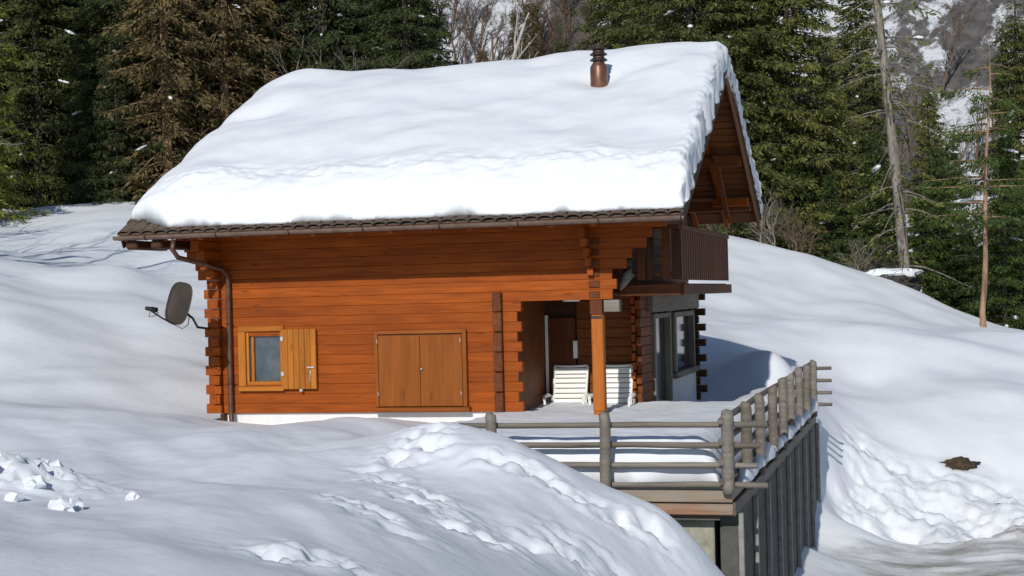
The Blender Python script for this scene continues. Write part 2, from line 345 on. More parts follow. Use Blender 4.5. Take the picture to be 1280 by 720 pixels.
for tr in TRAILS:
    g = [ground_at(*p)[:2] for p in tr]
    for a, b in zip(g[:-1], g[1:]):
        n = max(1, int(np.linalg.norm(b-a)/0.38))
        for i in range(n):
            q = a+(b-a)*(i/n); dirn = (b-a)/np.linalg.norm(b-a); s = 0.11*(1 if (i % 2) else -1)
            PRINTS.append((q[0]-dirn[1]*s+random.gauss(0, .05), q[1]+dirn[0]*s+random.gauss(0, .05), math.atan2(dirn[1], dirn[0]), random.uniform(.6, 1.2)))
CLOD = ground_at(22, 622)
PL1 = np.array([dep(1065, 590, 34.4), dep(1075, 625, 33.6), dep(1050, 560, 35)]); PL2 = dep(1200, 580, 35.8)
def H(x, y):
    z = H0(x, y)
    near = np.exp(-np.maximum(0, y-30)/25)
    z = z + 0.10*fbm(x*0.22+3, y*0.22, 1, 3)*np.clip(y/12, 0.3, 2.0)
    # wind-laid ripples and soft drifts in the foreground field
    u = x*0.62-y*0.78; v = x*0.78+y*0.62
    fg = sstep(-2.2, -4.2, x)*sstep(27, 17, y)
    z = z + fg*(0.075*fbm(u*0.28, v*0.75, 11, 2) + 0.016*fbm(u*0.7+5, v*2.2, 15, 3))
    z = z + 0.009*fbm(x*1.3, y*1.3, 21, 3)*near
    # left hillside: long soft rolls that run down to the right
    lh = sstep(-10.5, -13.5, x)*sstep(25, 30, y)*sstep(46, 39, y)
    z = z + lh*0.38*fbm((x*0.5-y*0.86)*0.07+2, (x*0.86+y*0.5)*0.22, 31, 2)
    # the field at the right
    rh = sstep(-2.5, 0.5, x)*sstep(35.5, 38, y)*sstep(64, 56, y)
    z = z + rh*0.22*fbm(x*0.10+9, y*0.22, 37, 2)
    # footprints
    acc = np.zeros_like(z)
    for (cx, cy, a, s) in PRINTS:
        m = (np.abs(x-cx) < 0.7) & (np.abs(y-cy) < 0.7)
        if m.any():
            xx = x[m]; yy = y[m]
            dz = -0.13*s*blob(xx, yy, (cx, cy), 0.17, 0.10, a) + 0.02*s*blob(xx, yy, (cx+0.16*math.cos(a+1.1), cy+0.16*math.sin(a+1.1)), 0.13) + 0.03*blob(xx, yy, (cx-0.2*math.cos(a), cy-0.2*math.sin(a)), 0.12)
            dz = dz + 0.075*s*blob(xx, yy, (cx, cy), 0.30)*fbm(xx*5.0, yy*5.0, 41, 4) + 0.022*s*blob(xx, yy, (cx, cy), 0.26)*fbm(xx*11, yy*11, 45, 2, True)
            acc[m] += dz
    z = z + np.where(acc > 0, 0.05*np.tanh(acc/0.05), 0.2*np.tanh(acc/0.2))
    # ploughed lumps beside the road and at the deck corner
    pm = sstep(-2.4, -1.6, x)*sstep(32.0, 33.3, y)*sstep(37.8, 35.8, y)
    lump = fbm(x*0.75, y*0.75, 51, 4)
    z = z + pm*(0.30*lump+0.07*fbm(x*2.6, y*2.6, 57, 3, True)+0.035*fbm(x*8, y*8, 59, 2))
    rd = road_mask(x, y)
    z = z + rd*(0.035*fbm(x*0.5, y*2.2, 61, 4)+0.02*fbm(x*3, y*3, 63, 3))
    # clods tipped over at the lower left
    cm = blob(x, y, (CLOD[0], CLOD[1]), 0.75, 0.55, 0.3)
    z = z + cm*(0.16+0.12*fbm(x*4, y*4, 71, 4, True))
    # hollow round the rear of the house and deck edge
    return z
def road_mask(x, y):
    e = 33.0 + 0.35*np.sin(x*0.9) + 0.5*perlin(x*0.6, y*0.6, 81) + 0.10*x
    return sstep(-2.6, -0.9, x+0.4*perlin(x*0.7+4, y*0.7, 83))*sstep(e+0.9, e-0.9, y)
def axis_coords(segs):
    out = [segs[0][0]]
    for a, b, s0, s1 in segs:
        n = max(1, int((b-a)/((s0+s1)/2))); t = np.linspace(0, 1, n+1)[1:]
        k = (s1-s0)/(s1+s0)
        out += list(a+(b-a)*(t*(1-k)+k*t*t) if abs(k) > 1e-6 else a+(b-a)*t)
    return np.array(out)
gx = axis_coords([(-130, -40, 6, 1.0), (-40, -16, .8, .25), (-16, -9, .14, .075), (-9, -1.5, .042, .042), (-1.5, 9, .075, .1), (9, 25, .15, .7), (25, 120, .9, 6)])
gy = axis_coords([(-30, 6, 3, .4), (6, 8, .2, .04), (8, 13, .034, .04), (13, 20, .04, .05), (20, 28, .12, .12), (28, 31.5, .12, .08), (31.5, 39, .075, .085), (39, 70, .16, .4), (70, 135, .5, 4)])
X, Y = np.meshgrid(gx, gy); Z = H(X, Y)
V = np.stack([X, Y, Z], -1).reshape(-1, 3)
ground = obj_np('snowy_ground', V, grid_faces(len(gx), len(gy)), M['snow_ground'], smooth=True)
ground['kind'] = 'structure'
rm = road_mask(X, Y)
soilp = ground_at(1197, 583); dirtv = rm*(0.5+0.3*fbm(X*0.7, Y*1.5, 87, 3)) + 0.55*blob(X, Y, soilp, 0.55, 0.35)*(1-rm) + 0.35*blob(X, Y, dep(1180, 625, 34.2), 3.2, 0.8)*np.clip(0.5+fbm(X*1.2, Y*2.5, 88, 3), 0, 1)
at_ = ground.data.attributes.new('dirt', 'FLOAT', 'POINT'); at_.data.foreach_set('value', np.clip(dirtv, 0, 1).astype(np.float32).ravel())
# road: a packed-slush sheet 6 mm above the ground where the plough has scraped
fm = grid_faces(len(gx), len(gy)); keep = (rm.ravel()[fm] > 0.45).all(1)
used = np.unique(fm[keep]); remap = -np.ones(len(V), int); remap[used] = np.arange(len(used))
road = obj_np('road', V[used]+[0, 0, 0.006], remap[fm[keep]], M['snow_ground'], smooth=True); road['kind'] = 'structure'
at2 = road.data.attributes.new('dirt', 'FLOAT', 'POINT'); at2.data.foreach_set('value', np.clip(dirtv, 0, 1).astype(np.float32).ravel()[used])
def gz(x, y): return float(H(np.array([float(x)]), np.array([float(y)]))[0])

# ------------------------------------------------------------------ mountain
mm, N, L, B = new_mat('mountain_rock'); geo = N.new('ShaderNodeNewGeometry')
n1 = noise(N, L, mapping(N, L, geo.outputs['Position'], (1, 1, 0.45)), 0.075, 9, 0.72); n2 = noise(N, L, geo.outputs['Position'], 0.7, 6, 0.7)
rk = ramp(N, [(0.3, (0.05, 0.045, 0.04)), (0.7, (0.22, 0.2, 0.19))]); L.new(n2.outputs[0], rk.inputs[0])
ms = ramp(N, [(0.47, (0, 0, 0)), (0.505, (1, 1, 1))]); L.new(n1.outputs[0], ms.inputs[0])
br = ramp(N, [(0.42, (0, 0, 0)), (0.5, (1, 1, 1))]); L.new(n2.outputs[0], br.inputs[0])
mb = N.new('ShaderNodeMath'); mb.operation = 'MULTIPLY'; L.new(ms.outputs[0], mb.inputs[0])
sc_ = N.new('ShaderNodeMath'); sc_.operation = 'MULTIPLY_ADD'; sc_.inputs[1].default_value = 0.6; sc_.inputs[2].default_value = 0.4; L.new(br.outputs[0], sc_.inputs[0]); L.new(sc_.outputs[0], mb.inputs[1])
L.new(mixc(N, L, mb.outputs[0], rk.outputs[0], (0.84, 0.86, 0.9)), B.inputs['Base Color']); B.inputs['Roughness'].default_value = 0.9
bump(N, L, n2.outputs[0], 0.8, 2.0, B)
mx = np.linspace(-420, 320, 260); my = np.linspace(140, 620, 190); MX, MY = np.meshgrid(mx, my)
MZ = -10 + sstep(130, 330, MY)*70 + np.maximum(0, MY-180)*0.75 + (MY-130)/220*(26*fbm(MX*0.008, MY*0.006, 91, 5, True)+7*fbm(MX*0.04, MY*0.03, 95, 4, True))
MZ -= 22*np.exp(-((MX-0.02*MY)/34)**2)*sstep(200, 330, MY)
mt = obj_np('mountain', np.stack([MX, MY, MZ], -1).reshape(-1, 3), grid_faces(260, 190), mm, smooth=False); mt['kind'] = 'structure'

# ------------------------------------------------------------------ chalet
YW = 24.71; C = 0.16; XL = -11.64; XC = -5.17; XJ = -6.43
chalet = empty('log_chalet', (0, 0, 0))
tag(chalet, 'orange log chalet with snow-loaded roof, dark balcony and corner porch', 'chalet')
def core(name, lo, hi, mat, parent=chalet):
    return piece(name, lo, hi, mat, parent, bev=0.0)
core('plinth', (XL+0.03, YW+0.06, -0.9), (XJ-0.1, YW+0.5, -0.005), M['white'])
# front wall: a core behind and one mesh for every log
fwall = core('front_wall', (XL+0.02, YW+0.075, 0.0), (XJ-0.09, YW+0.17, 2.9), M['dark'])
core('front_wall_over_porch', (XJ-0.088, YW+0.075, 1.79), (XC-0.02, YW+0.17, 2.9), M['dark'])
def cut(x0, x1, holes):
    segs = [(x0, x1)]
    for a, b in holes: segs = [s for p, q in segs for s in ((p, min(q, a)), (max(p, b), q)) if s[1]-s[0] > 0.03]
    return segs
for k in range(19):
    z0 = k*C; z1 = z0+C-0.0025; j = random.uniform(-0.002, 0.002)
    xl = XL-0.20-(0.055 if k % 2 == 0 else 0) - (0.10*(k-13) if k > 13 else 0)
    xr = (XJ + (0.0 if k % 2 else 0.07) - 0.03) if k < 11 else (-4.90 + (0.07 if k % 2 == 0 else 0) + (0.16*(k-13) if k > 13 else 0))
    holes = [(-11.19, -10.47)] if 3 <= k <= 7 else []
    for a, b in cut(xl, xr, holes):
        # a course is laid from two lengths
        if b-a > 99:
            mpt = random.uniform(a+1.8, b-1.8); parts = [(a, mpt-0.0015), (mpt+0.0015, b)]
        else: parts = [(a, b)]
        for p, q in parts: piece('log', (p, YW+j, z0), (q, YW+0.10+j, z1), M['log'], fwall, 'x', 0.005)
# left wall, its log ends cross the corner; the top courses step out as corbels
lwall = core('left_wall', (XL-0.02, YW+0.2, 0.0), (XL+0.1, 33.4, 2.9), M['dark'])
for x in (-12.58, -12.14): piece('lookout', (x-0.10, 23.50, 2.755), (x+0.10, 24.65, 2.90), M['dark'], chalet, 'y', 0.03)
for k in range(19):
    z0 = k*C+0.08; y0 = YW-0.10-(0.05 if k % 2 else 0)-(0.17*(k-13) if k > 13 else 0)
    piece('log', (XL-0.075, y0, z0-0.075), (XL+0.065, YW-0.012, z0+0.075), M['log'], lwall, 'y')
    piece('log', (XL-0.04, YW+0.172, z0-0.08), (XL+0.12, 33.4, z0+0.076), M['log'], lwall, 'y')
piece('log_foot', (XL+0.02, YW-0.06, -0.13), (XL+0.1, YW+0.05, -0.004), M['dark'], lwall, 'z')
# partition whose dark log ends stand out of the front wall
pw = core('partition_wall', (-6.80, YW+0.172, 0.0), (-6.66, 27.0, 1.9), M['dark'])
for k in range(6):
    piece('log_end', (-6.835, YW-0.11-0.012*(k % 2), k*0.32+0.006), (-6.69, YW-0.012, k*0.32+0.312), M['brown'], pw, 'y', 0.012)
for k in range(5):
    piece('log_end', (-5.36+0.02*k, YW-0.10-0.1*(4-k)*0.6, 2.88-0.155*k-0.12), (-5.26+0.02*k, YW-0.02, 2.88-0.155*k), M['log'], pw, 'y', 0.006)
# porch: back wall, side wall, ceiling
pb = core('porch_back_wall', (-6.66, 27.06, -0.55), (-4.9, 27.2, 2.0), M['dark'])
for k in range(15):
    z0 = -0.5+k*C; piece('log', (-6.0, 27.0, z0), (-5.03, 27.055, z0+C-0.004), M['porch'], pb)
core('porch_side_wall', (-6.655, YW+0.175, -0.55), (-6.56, 27.05, 1.95), M['porch'])
core('porch_ceiling', (-6.555, YW+0.175, 1.80), (-4.90, 27.05, 1.86), M['dark'])
for k in range(11):
    if k % 2 == 0: piece('jamb_block', (XJ-0.02, YW+0.102, k*C), (XJ+0.03, YW+0.172, k*C+C-0.01), M['log'], fwall, 'y')
pd = piece('porch_door', (-6.50, 26.96, -0.5), (-6.02, 27.04, 1.45), M['brown'], chalet, 'z')
piece('door_frame', (-6.55, 26.93, -0.5), (-6.50, 27.03, 1.5), M['white'], pd, 'z')
piece('white_box', (-6.05, 26.90, 0.75), (-5.98, 26.99, 1.05), M['white'], pd, 'z')
lathe('porch_lamp', [(0.02, 0), (0.13, 0.0), (0.15, 0.03), (0.15, 0.06)], M['plastic'], chalet, 20, (-5.72, 25.4, 1.735))
# corner post
po = piece('corner_post', (-5.255, YW+0.0, 0.9*0), (-5.065, YW+0.18, 1.52), M['log_pale'], chalet, 'z', 0.015)
piece('post_foot', (-5.25, YW+0.01, -0.55), (-5.07, YW+0.17, -0.002), M['log_pale'], po, 'z')
piece('post_collar', (-5.25, YW-0.012, 1.46), (-5.07, YW-0.001, 1.50), M['metal'], po, 'x', 0.002)
piece('post_head', (-5.27, YW-0.003, 1.524), (-5.07, YW+0.18, 1.755), M['brown'], po, 'z')
piece('plate', (-5.05, YW+0.02, 1.56), (-4.80, YW+0.2, 1.75), M['grey'], chalet, 'x')
# right gable wall: upper floor
gw = core('gable_wall', (-5.14, YW+0.2, 1.88), (-5.02, 33.3, 2.9), M['dark'])
YR = 29.4; ZR = 6.0; YE = 23.5; SL = 0.5
def roofz(y): return ZR-SL*abs(y-YR)
for k in range(12, 34):
    z0 = k*C-0.04; half = (ZR-0.32-z0-C)/SL
    ya = max(YW+0.19, YR-half); yb = min(33.4, YR+half)
    if yb-ya < 0.3: break
    piece('log', (-5.13, ya, z0), (-4.99, yb, z0+C-0.004), M['brown'], gw, 'y')
for k in range(6):
    piece('log_end', (-5.27, YW-0.02-0.015*(k % 2), 1.79+k*0.165), (-5.10, YW-0.003, 1.79+k*0.165+0.10), M['brown'], gw, 'y', 0.006)  # browner wood stands for the shadow in the corner notch
# ground-floor gable wall under the balcony, with a door and a window
XG = -4.85
ggw = core('gable_ground_wall', (XG-0.2, 27.21, -0.6), (XG-0.09, 33.3, 1.85), M['dark'])
def gY(px, py): return at(px, py, 0, XG)[1]
yd0, yd1, yw0, yw1 = gY(816, 450), gY(837, 450), gY(842, 430), gY(866, 430)
for k in range(15):
    z0 = -0.5+k*C; t = 0.09 if k % 2 else 0.0
    holes = [(yd0, yd1)] if z0 < 1.45 else []
    if 0.28 < z0 < 1.45: holes.append((yw0, yw1))
    if z0 < 0.2: holes.append((yw0-0.3, 34.5))
    for a, b in cut(27.0-0.10-t, 33.6+t, holes): piece('log', (XG-0.088, a, z0), (XG, b, z0+C-0.004), M['porch'] if a < 27.5 else M['dark'], ggw, 'y')  # shade under the balcony is put into these darker woods
for k in range(14):
    z0 = -0.42+k*C
    piece('log_end', (XG-0.15, 26.80-0.06*(k % 2), z0), (XG-0.095, 26.99, z0+C-0.03), M['log'], ggw, 'y')
    piece('log_end', (XG-0.02, 33.25, z0), (XG+0.06+0.14*(k % 2), 33.42, z0+C-0.012), M['dark'], ggw)
piece('plinth', (XG-0.085, yw0-0.28, -0.7), (XG-0.012, 33.6, 0.27), M['white'], ggw, 'y')
piece('lintel', (XG-0.02, yd0-0.45, 1.50), (XG+0.10, yw1+0.35, 1.80), M['grey'], ggw, 'y')
gd = piece('side_door', (XG-0.085, yd0+0.09, -0.5), (XG-0.06, yd1-0.09, 1.4), M['dglass'], chalet, 'z', 0)
for a, b in ((yd0, yd0+0.16), (yd1-0.13, yd1)): piece('door_jamb', (XG-0.084, a, -0.5), (XG+0.05, b, 1.47), M['grey'], gd, 'z')
piece('door_head', (XG-0.08, yd0+0.165, 1.38), (XG+0.05, yd1-0.135, 1.47), M['grey'], gd, 'y')
gwn = piece('side_window', (XG-0.085, yw0+0.08, 0.35), (XG-0.06, yw1-0.08, 1.42), M['dglass'], chalet, 'z', 0)
for a, b in ((yw0-0.05, yw0+0.14), (yw1-0.13, yw1)): piece('window_jamb', (XG-0.084, a, 0.32), (XG+0.05, b, 1.46), M['grey'], gwn, 'z')
piece('window_head', (XG-0.08, yw0+0.145, 1.36), (XG+0.05, yw1-0.135, 1.46), M['grey'], gwn, 'y')
piece('window_sill', (XG-0.08, yw0-0.2, 0.20), (XG+0.09, yw1+0.4, 0.315), M['grey'], gwn, 'y')
piece('back_wall', (XL+0.1, 33.3, -0.6), (-5.2, 33.4, 3.6), M['brown'], chalet)
# window with an open shutter
wn = piece('window', (-11.16, YW+0.052, 0.44), (-10.49, YW+0.07, 1.36), M['glass'], chalet, 'z', 0)
for n, lo, hi, ax in (('frame', (-11.28, YW-0.035, 0.45), (-11.15, YW+0.05, 1.36), 'z'), ('frame', (-10.53, YW-0.03, 0.45), (-10.46, YW+0.05, 1.36), 'z'),
                      ('frame', (-11.28, YW-0.04, 1.362), (-10.46, YW+0.05, 1.45), 'x'), ('sill', (-11.27, YW-0.075, 0.37), (-10.46, YW+0.05, 0.447), 'x'),
                      ('casement', (-11.146, YW+0.0, 0.45), (-11.10, YW+0.05, 1.36), 'z'), ('casement', (-11.06, YW+0.01, 0.53), (-11.01, YW+0.05, 1.27), 'z'), ('casement', (-11.095, YW+0.0, 0.45), (-10.535, YW+0.05, 0.53), 'x')):
    piece(n, lo, hi, M['shut'], wn, ax, 0.006)
sh = core('shutter', (-10.47, YW-0.06, 0.405), (-9.87, YW-0.04, 1.385), M['panel'])
for k in range(6):
    piece('shutter_board', (-10.47+k*0.1, YW-0.085, 0.40), (-10.375+k*0.1, YW-0.062, 1.39), M['shut'], sh, 'z', 0.004)
for z in (0.62, 1.2): piece('hinge', (-10.49, YW-0.105, z), (-10.44, YW-0.087, z+0.07), M['steel'], sh, 'z', 0.004)
piece('latch', (-10.03, YW-0.105, 0.745), (-9.9, YW-0.087, 0.77), M['steel'], sh, 'x', 0.003)
tube('hook', [(-9.98, YW-0.1, 0.73), (-9.965, YW-0.1, 0.65), (-9.99, YW-0.1, 0.58), (-9.96, YW-0.1, 0.52)], 0.008, M['steel'], sh, 6)
piece('catch', (-10.17, YW-0.10, 0.36), (-10.12, YW-0.02, 0.40), M['steel'], sh, 'x', 0.003)
# closed double shutters
cs = core('closed_shutters', (-8.80, YW-0.045, 0.09), (-7.36, YW-0.005, 1.27), M['dark'])
for a, b in ((-8.79, -8.083), (-8.077, -7.37)): piece('shutter_leaf', (a, YW-0.075, 0.10), (b, YW-0.047, 1.255), M['panel'], cs, 'z', 0.005)
for n, lo, hi, ax in (('frame', (-8.86, YW-0.06, 0.09), (-8.802, YW-0.004, 1.33), 'z'), ('frame', (-7.358, YW-0.1, 0.09), (-7.29, YW-0.004, 1.33), 'z'), ('frame', (-8.80, YW-0.07, 1.275), (-7.36, YW-0.004, 1.33), 'x'), ('sill', (-8.87, YW-0.13, 0.015), (-7.25, YW-0.002, 0.086), 'x')):
    piece(n, lo, hi, M['panel'], cs, ax, 0.006)
lathe('knob', [(0.006, 0), (0.022, 0.006), (0.022, 0.02), (0.008, 0.03)], M['steel'], cs, 10, (-8.05, YW-0.095, 0.69))
for x in (-8.81, -7.40):
    for z in (0.25, 1.10): tube('strap_hinge', [(x, YW-0.085, z), (x+0.012, YW-0.09, z+0.05), (x, YW-0.085, z+0.1)], 0.006, M['steel'], cs, 6)
# ------------------------------------------------------------------ roof
X0, X1 = -12.81, -3.57
def slab(name, mat, ya, yb, off0, off1, xa, xb):
    bm = bmesh.new(); vs = []
    for x in (xa, xb):
        for y, o in ((ya, off0), (yb, off0), (yb, off1), (ya, off1)): vs.append(bm.verts.new((x, y, roofz(y)+o)))
    for f in ((0, 1, 2, 3), (7, 6, 5, 4), (0, 4, 5, 1), (1, 5, 6, 2), (2, 6, 7, 3), (3, 7, 4, 0)): bm.faces.new([vs[i] for i in f])
    return bm_obj(name, bm, mat, chalet)
YB = 34.6
soff = slab('soffit', M['dark'], YE+0.06, YR-0.001, -0.10, -0.06, X0+0.02, X1-0.06)  # underside darkened by colour to deepen the eave shade
soff2 = slab('soffit', M['soffit'], YR+0.001, YB, -0.10, -0.06, X0+0.02, X1-0.06)  # lighter brown, light bounced under the roof is put into the colour
rf = slab('roof', M['tile'], YE, YR-0.002, -0.055, -0.03, X0, X1); rf2 = slab('roof', M['tile'], YR+0.002, YB, -0.055, -0.03, X0, X1)
for i_ in range(24):
    ya = YR+0.06+i_*0.215
    if ya+0.2 < YB: beam('soffit_board', (X0+0.1, ya+0.1, roofz(ya+0.1)-0.108), (X1-0.075, ya+0.1, roofz(ya+0.1)-0.108), 0.20, 0.012, M['soffit'], soff2, 0.003).rotation_euler.rotate_axis('X', -math.atan(SL))
# barrel tiles along the eave and up the verges
def tile_mesh(wd, ln, rise, th, nm):
    n = 7; V = []; Fc = []
    for e, y in ((0, 0.0), (1, ln)):
        for s in (0, 1):
            for i in range(n):
                a = math.pi*i/(n-1); V.append((-math.cos(a)*wd/2, y, math.sin(a)*(rise)*(1-0.12*e)-(th if s else 0)))
    for i in range(n-1):
        Fc += [(i, i+1, 2*n+i+1, 2*n+i), (n+i+1, n+i, 3*n+i, 3*n+i+1), (n+i, n+i+1, i+1, i), (2*n+i, 2*n+i+1, 3*n+i+1, 3*n+i)]
    m = bpy.data.meshes.new(nm); m.from_pydata(V, [], Fc); m.update(); m.materials.append(M['tile']); return m
tm = tile_mesh(0.23, 0.42, 0.065, 0.018, 'tile')
ang = math.atan(SL)
def place_tile(parent, x, y, back=False, dz=0.0):
    o = bpy.data.objects.new('tile', tm); COL.objects.link(o); o.parent = parent
    R = Matrix.Rotation(math.pi if back else 0, 4, 'Z') @ Matrix.Rotation(ang, 4, 'X') @ Matrix.Rotation(random.uniform(-.03, .03), 4, 'Z')
    o.matrix_basis = Matrix.Translation((x+random.uniform(-.006, .006), y+random.uniform(-.01, .01), roofz(y)-0.03+dz)) @ R
nt_ = 42
for i in range(nt_):
    x = X0+0.11+i*(X1-X0-0.22)/(nt_-1)
    place_tile(rf, x, YE-0.03); place_tile(rf, x, YE+0.30, dz=0.02)
y = YE+0.62
while y < YR-0.3:
    place_tile(rf, X1-0.10, y, dz=0.02); place_tile(rf, X0+0.12, y, dz=0.02); y += 0.33
y = YB
while y > YR+0.3:
    place_tile(rf2, X1-0.10, y, True, 0.0); y -= 0.33
# rafters with their tails under the gutter
for i in range(15):
    x = X0+0.12+i*0.645
    if x < X1-0.2: beam('rafter', (x, YE+0.07, roofz(YE+0.07)-0.165), (x, YR-0.1, roofz(YR-0.1)-0.165), 0.09, 0.12, M['log'], chalet)
for i in range(15):
    x = X0+0.12+i*0.645
    if x < X1-0.2: beam('rafter', (x, YB-0.05, roofz(YB-0.05)-0.165), (x, YR+0.1, roofz(YR+0.1)-0.165), 0.09, 0.12, M['log'], chalet)
# barge boards, purlins
for (ya, yb, m_) in ((YE+0.05, YR-0.003, 'dark'), (YB-0.02, YR+0.003, 'soffit')):  # as the soffits: near side darkened, far side lightened for bounced light
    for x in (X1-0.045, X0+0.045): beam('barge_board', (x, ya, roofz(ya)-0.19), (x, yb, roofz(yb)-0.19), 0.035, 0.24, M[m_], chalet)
for yp, hh in ((YR, 0.24), (27.0, 0.2), (31.9, 0.2), (33.5, 0.2), (YW+0.06, 0.18)):
    z = roofz(yp)-0.24-hh/2-(0.08 if yp == YR else 0)
    piece('purlin', (X0+0.25, yp-0.08, z-hh/2), (X1-0.10, yp+0.08, z+hh/2), M['porch'], chalet)
piece('tie_beam', (-4.4, 33.0, 3.58), (X1-0.1, 33.16, 3.75), M['log'], chalet)
beam('brace', (-4.1, 33.08, 3.35), (-4.15, 31.7, 4.55), 0.1, 0.1, M['porch'], chalet)
# gutter and downpipe
bm = bmesh.new(); prof = [(YE-0.08+0.065*math.cos(a), roofz(YE)-0.085+0.062*math.sin(a)) for a in np.linspace(math.pi, 2*math.pi, 7)]
prof2 = [(y+0.006*(1 if y < YE-0.08 else -1), z+0.006) for y, z in prof][::-1]; prof = prof+prof2
ra = [bm.verts.new((X0-0.02, y, z)) for y, z in prof]; rb = [bm.verts.new((X1+0.01, y, z)) for y, z in prof]
for i in range(len(prof)): bm.faces.new((ra[i], ra[(i+1) % len(prof)], rb[(i+1) % len(prof)], rb[i]))
bm.faces.new(ra); bm.faces.new(rb[::-1])
gut = bm_obj('gutter', bm, M['gutter'], chalet)
for i in range(8):
    x = X0+0.55+i*1.24; zt = roofz(YE)-0.085
    tube('bracket', [(x, YE-0.08+0.072*math.cos(a), zt+0.07*math.sin(a)) for a in np.linspace(math.pi*0.95, 2*math.pi, 7)]+[(x, YE+0.03, zt+0.03)], 0.01, M['metal'], gut, 6)
piece('eave_board', (X0+0.01, YE-0.005, roofz(YE)-0.15), (X1-0.03, YE+0.03, roofz(YE)-0.057), M['dark'], chalet)
zt = roofz(YE)-0.2; xs = -11.41
dp = tube('downpipe', [(-11.78, YE-0.08, zt+0.03), (-11.78, YE-0.13, zt-0.12), (-11.74, YE-0.02, zt-0.25), (xs-0.05, YW-0.2, 2.42), (xs, YW-0.09, 2.30), (xs, YW-0.08, 2.1), (xs, YW-0.08, 0.05), (xs+0.01, YW-0.09, -0.08), (xs+0.05, YW-0.16, -0.24)], 0.042, M['spout'], chalet, 10)
for z in (0.5, 1.5): tube('clip', [(xs-0.055, YW-0.06, z), (xs, YW-0.135, z), (xs+0.055, YW-0.06, z)], 0.012, M['metal'], dp, 6)
# chimney
cx, cy = at(749, 102, 1, 27.6)[0], 27.6
ch = lathe('chimney', [(0.155, 4.85), (0.155, 5.82), (0.125, 5.88), (0.10, 5.91), (0.10, 6.20), (0.05, 6.23)], M['chimney'], chalet, 24, (cx, cy, 0))
for i in range(3):
    z = 5.93+i*0.10
    lathe('cowl_ring', [(0.10, z), (0.152, z+0.012), (0.155, z+0.028), (0.104, z+0.062)], M['metal'], ch, 24, (cx, cy, 0))
# ------------------------------------------------------------------ balcony
bal = core('balcony', (-4.985, 25.45, 1.90), (-3.98, 31.6, 1.985), M['dark'])
XB = -3.95; YF = 25.38; YBK = 31.6
piece('beam', (-5.0, YF-0.05, 1.80), (XB+0.03, YF+0.05, 1.98), M['brown'], bal)
piece('beam', (XB-0.03, YF+0.052, 1.80), (XB+0.08, YBK, 1.97), M['brown'], bal, 'y')
piece('hand_rail', (-5.0, YF-0.05, 2.86), (XB+0.03, YF+0.05, 2.93), M['brown'], bal)
piece('hand_rail', (XB-0.05, YF+0.052, 2.86), (XB+0.05, YBK, 2.93), M['brown'], bal, 'y')
piece('lower_rail', (-5.0, YF-0.02, 2.10), (XB, YF+0.03, 2.17), M['brown'], bal)
piece('lower_rail', (XB-0.04, YF+0.052, 2.10), (XB+0.01, YBK, 2.17), M['brown'], bal, 'y')
for i, x in enumerate((-4.93, -4.77, -4.55, -4.40, -4.14, -3.98)):
    piece('slat', (x-0.065, YF-0.045, 2.05), (x+0.065, YF-0.022, 2.855), M['dark' if i % 2 else 'brown'], bal, 'z', 0.006)
ys = YF+0.12
while ys < YBK-0.1:
    piece('slat', (XB+0.012, ys, 2.04), (XB+0.035, ys+0.20, 2.855), M['brown'], bal, 'z', 0.006); ys += 0.265
tube('bracket_horn', [at(775, 362, 1, 25.2), at(780, 352, 1, 25.2), at(787, 342, 1, 25.2), at(788, 332, 1, 25.2), at(785, 325, 1, 25.2)], [0.03, 0.075, 0.09, 0.07, 0.03], M['grey'], chalet, 8)
# ------------------------------------------------------------------ snow on the roof
def cosspace(a, b, n):
    t = np.linspace(0, 1, n); e = 0.5-0.5*np.cos(math.pi*t); return a+(b-a)*(0.35*t+0.65*e)
def qe(d, w_): t = np.clip(d/w_, 0, 1); return np.sqrt(np.clip(1-(1-t)**2, 0, 1))
nx, ny = 300, 260
sx = cosspace(0, 1, nx); sy = cosspace(0, 1, ny); SX, SY = np.meshgrid(sx, sy)
# plan outline: the snow edge wanders along eave and verges
yf = YE+0.03 + 0.05*fbm(SX*9, SX*0, 101, 4) + 0.30*sstep(0.10, 0.0, SX)
xa = X0+0.10 + 0.05*fbm(SY*12, SY*0+3, 103, 3); xb = X1+0.02 + 0.02*fbm(SY*20, SY*0+7, 105, 3)
RY = yf + (YB+0.08-yf)*SY; RX = xa+(xb-xa)*SX
dF = RY-YE-0.03; dB = YB+0.08-RY; dL = RX-xa; dR = xb-RX
T0 = 0.60 + 0.04*fbm(RX*0.5, RY*0.5, 107, 3)
T0 = T0*np.where(RY < YR, 1.0, 0.80)
ed = qe(dF, 0.55)*qe(dB, 0.4)*(0.58+0.42*qe(dR, 0.15))*(0.2+0.8*qe(dL, 1.3))
ed = np.where((dR < 1e-6) | (dF < 1e-6) | (dB < 1e-6), 0.08, ed)
lip = np.exp(-((dF-0.35)/0.45)**2)
T = T0*ed*(1+0.05*fbm(RX*0.8, RY*0.8, 111, 3)) + lip*ed*(0.05*fbm(RX*1.5, RY*3.0, 113, 4)+0.03*fbm(RX*5, RY*7, 115, 3))
T += 0.03*np.exp(-(dR/0.2)**2)*fbm(RX*6, RY*6, 117, 4)*ed
